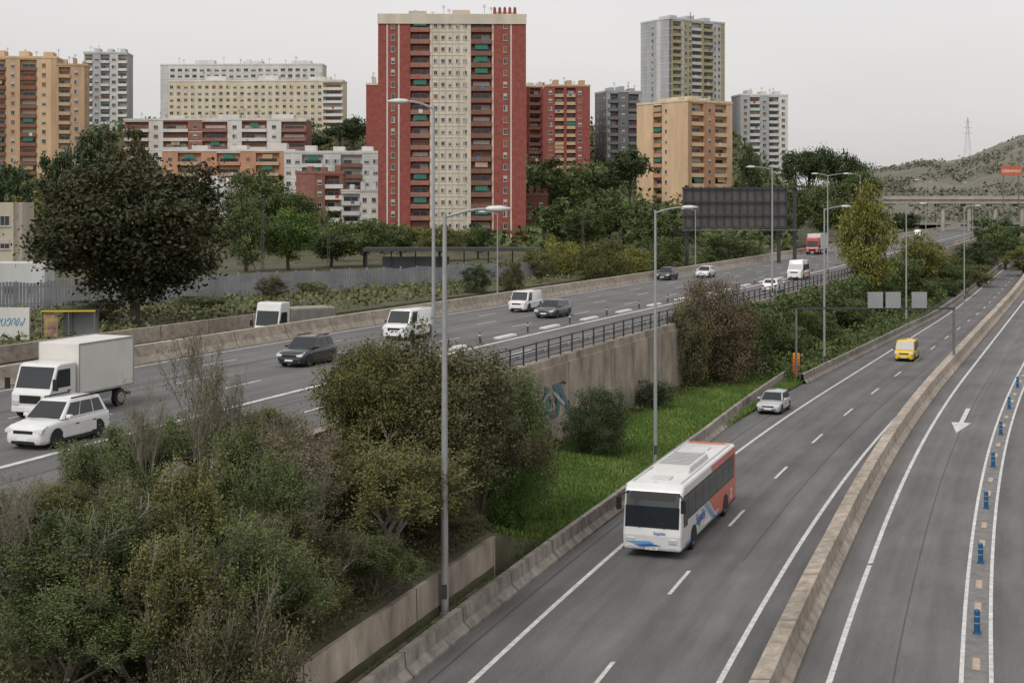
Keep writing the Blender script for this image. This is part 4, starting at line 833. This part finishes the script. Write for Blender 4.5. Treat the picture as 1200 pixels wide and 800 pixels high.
mast(308,210,232,'tall railway mast between the two green trees'); mast(385,235,262,'railway mast left of the station canopy'); mast(683,240,245,'railway mast among the bushes right of the tower',-1); mast(728,260,268,'short railway mast left of the slim far lamp',-1); mast(252,200,285,'railway mast at the right edge of the big round tree'); mast(805,262,255,'railway mast left of the big sign back',-1)
Y=232; X=X_at(800,Y); sb=empty('highway_sign_back',X,Y,5.2,R(6),'large dark back of a highway sign on a steel frame','sign')
mb=MB(); mb.box(0,17.5,0,.15,6.2,12.6); mb.build('panel',M('sign_back',(.09,.085,.085),.7,.25,.5),sb)
for k in range(14): mb=MB(); mb.box(.3+k*1.3,.42+k*1.3,-.25,-.01,5.9,12.9); mb.build('upright',dsteel,sb)
for z in(5.9,8,10.2,12.4): mb=MB(); mb.box(-.2,17.8,-.4,-.26,z,z+.25); mb.build('frame_rail',dsteel,sb)
for x in(.8,16.2,18.9): mb=MB(); mb.box(x-.25,x+.25,.16,.7,-1.5,13); mb.build('post',dsteel,sb)
mb=MB(); mb.box(17.8,20,-.3,.1,12.6,13); mb.build('top_beam',dsteel,sb); mb=MB(); mb.box(-.3,20,-.9,-.41,5.6,5.75); mb.build('walkway',msteel,sb)
Y=120; c=C(Y); g=empty('sign_gantry',c-7.6,Y,0,0,'low grey gantry with the backs of sign boxes over the lower road','gantry')
for x in(0,13.3): mb=MB(); mb.box(x-.08,x+.08,-.1,.1,-.2,6.2); mb.build('post',msteel,g)
mb=MB(); mb.box(-.1,13.4,-.07,.07,6.201,6.34); mb.build('beam',dsteel,g)
for x in(6.0,7.5,9.7): mb=MB(); mb.box(x,x+1.25,-.3,-.071,6.3,7.65); mb.build('sign_box',M('sign_grey',(.26,.27,.28),.6,.1,1),g,bev=.02)
w=empty('warning_panel',X_at(933,123),123,0,0,'orange and yellow warning panel at the end of the roadside barrier','warning panel')
mb=MB(); mb.box(-.33,.33,-.2,.2,0,1.6); mb.build('panel',M('orange_plastic',(.6,.13,.02),.5,.1,2),w,bev=.08); mb=MB(); mb.box(-.3,.3,-.19,.19,1.601,2.2); mb.build('cap',M('orange_cap',(.65,.25,.03),.5,.1,2),w,bev=.08)
v_=empty('viaduct',X_at(1035,520),520,0,R(-3),'concrete viaduct crossing behind the highway on round piers','bridge'); vc=M('viaduct_concrete',(.36,.32,.28),.9,.2,.3)
mb=MB(); mb.box(0,75,0,9,15.4,17.2); mb.box(-.2,75,-.5,-.01,16.9,18.2); mb.build('deck',vc,v_)
for k in range(8): mb=MB(); mb.tube((3+k*9.5,2,0),(3+k*9.5,2,15.4),.8,.8,12); mb.box(1.4+k*9.5,4.6+k*9.5,.5,8.5,14.4,15.39); mb.build('pier',vc,v_)
for k in range(38): mb=MB(); mb.box(k*2,k*2+.1,-.3,-.2,18.2,19.2); mb.build('rail_post',steel,v_)
mb=MB(); mb.box(0,75,-.3,-.2,19.2,19.3); mb.build('parapet_rail',steel,v_)
bb=empty('billboard',X_at(1173,500),500,17,0,'small orange and white roadside billboard above the viaduct','billboard')
mb=MB(); mb.box(0,7.4,0,.3,8.2,11.6); mb.build('panel',M('billboard_orange',(.5,.13,.06),.6,.05,1),bb)
for x in(1,6.4): mb=MB(); mb.box(x-.15,x+.15,.31,.6,-8,10.5); mb.build('post',msteel,bb)
textmesh('OBRAMAT',1.45,plateM,bb,Matrix(((1,0,0,3.7),(0,0,-1,-.03),(0,1,0,9.35),(0,0,0,1))))
Y=1150; X=X_at(1134,Y); py=empty('power_pylon',X,Y,Z_at(184,Y)-2,0,'lattice power pylon on the distant hill','pylon'); mb=MB(); H=34; 
lv=[0,7,13,18,22,26,30,33]; wd=lambda z:2.4*(1-z/H)**1.2+.3; pyl=M('pylon_grey',(.3,.3,.3),.7,.1,1)
for a,b in zip(lv,lv[1:]):
    A,B=wd(a),wd(b)
    for sx in(-1,1):
        for sy in(-1,1): mb.tube((sx*A,sy*A,a),(sx*B,sy*B,b),.11,.11,4)
        mb.tube((sx*A,-A,a),(-sx*B,-B,b),.07,.07,4)
mb.tube((0,0,33),(0,0,35),.15,.05,4); mb.build('lattice_tower',pyl,py)
for z,l in((21,4.5),(25.5,3.8),(30,3)):
    mb=MB(); mb.tube((-l,0,z),(l,0,z),.1,.1,4); mb.tube((-l,0,z),(0,0,z+1.2),.07,.07,4); mb.tube((l,0,z),(0,0,z+1.2),.07,.07,4); mb.build('cross_arm',pyl,py)
# ---------- world, light, camera
w=bpy.data.worlds.new('World'); S.world=w; w.use_nodes=True; N=w.node_tree.nodes; L=w.node_tree.links
bg=N['Background']; sk=N.new('ShaderNodeTexSky'); sk.sky_type='NISHITA'; sk.sun_disc=False; sk.sun_elevation=R(48); sk.sun_rotation=R(215); sk.dust_density=4
hs=N.new('ShaderNodeHueSaturation'); hs.inputs['Saturation'].default_value=.15; L.new(sk.outputs[0],hs.inputs['Color']); L.new(hs.outputs[0],bg.inputs[0]); bg.inputs[1].default_value=.05
b2=N.new('ShaderNodeBackground'); tc=N.new('ShaderNodeTexCoord'); mp=N.new('ShaderNodeMapping'); mp.inputs['Scale'].default_value=(1,1,4); L.new(tc.outputs['Generated'],mp.inputs[0]); nz=N.new('ShaderNodeTexNoise'); nz.inputs['Scale'].default_value=1.6; nz.inputs['Detail'].default_value=5; L.new(mp.outputs[0],nz.inputs['Vector'])
cr=N.new('ShaderNodeValToRGB'); cr.color_ramp.elements[0].color=(.56,.54,.535,1); cr.color_ramp.elements[1].color=(.66,.64,.63,1); cr.color_ramp.elements[0].position=.3; cr.color_ramp.elements[1].position=.7; L.new(nz.outputs['Fac'],cr.inputs[0]); L.new(cr.outputs[0],b2.inputs[0]); b2.inputs[1].default_value=.94
ad=N.new('ShaderNodeAddShader'); L.new(bg.outputs[0],ad.inputs[0]); L.new(b2.outputs[0],ad.inputs[1]); L.new(ad.outputs[0],N['World Output'].inputs[0])
sl=bpy.data.lights.new('sun','SUN'); sl.energy=1.35; sl.angle=R(24); sl.color=(1,.97,.92); so=bpy.data.objects.new('sun',sl); COL.objects.link(so); so.rotation_euler=(R(42),0,R(-35))
cd=bpy.data.cameras.new('camera'); co=bpy.data.objects.new('camera',cd); COL.objects.link(co); co.location=(0,0,CH); co.rotation_euler=(R(90),0,0); cd.sensor_width=36; cd.lens=F*36/1200; cd.shift_y=-160/1200; cd.clip_end=5000; cd.clip_start=.5; S.camera=co
S.view_settings.view_transform='Standard'; S.view_settings.look='None'; S.view_settings.exposure=0
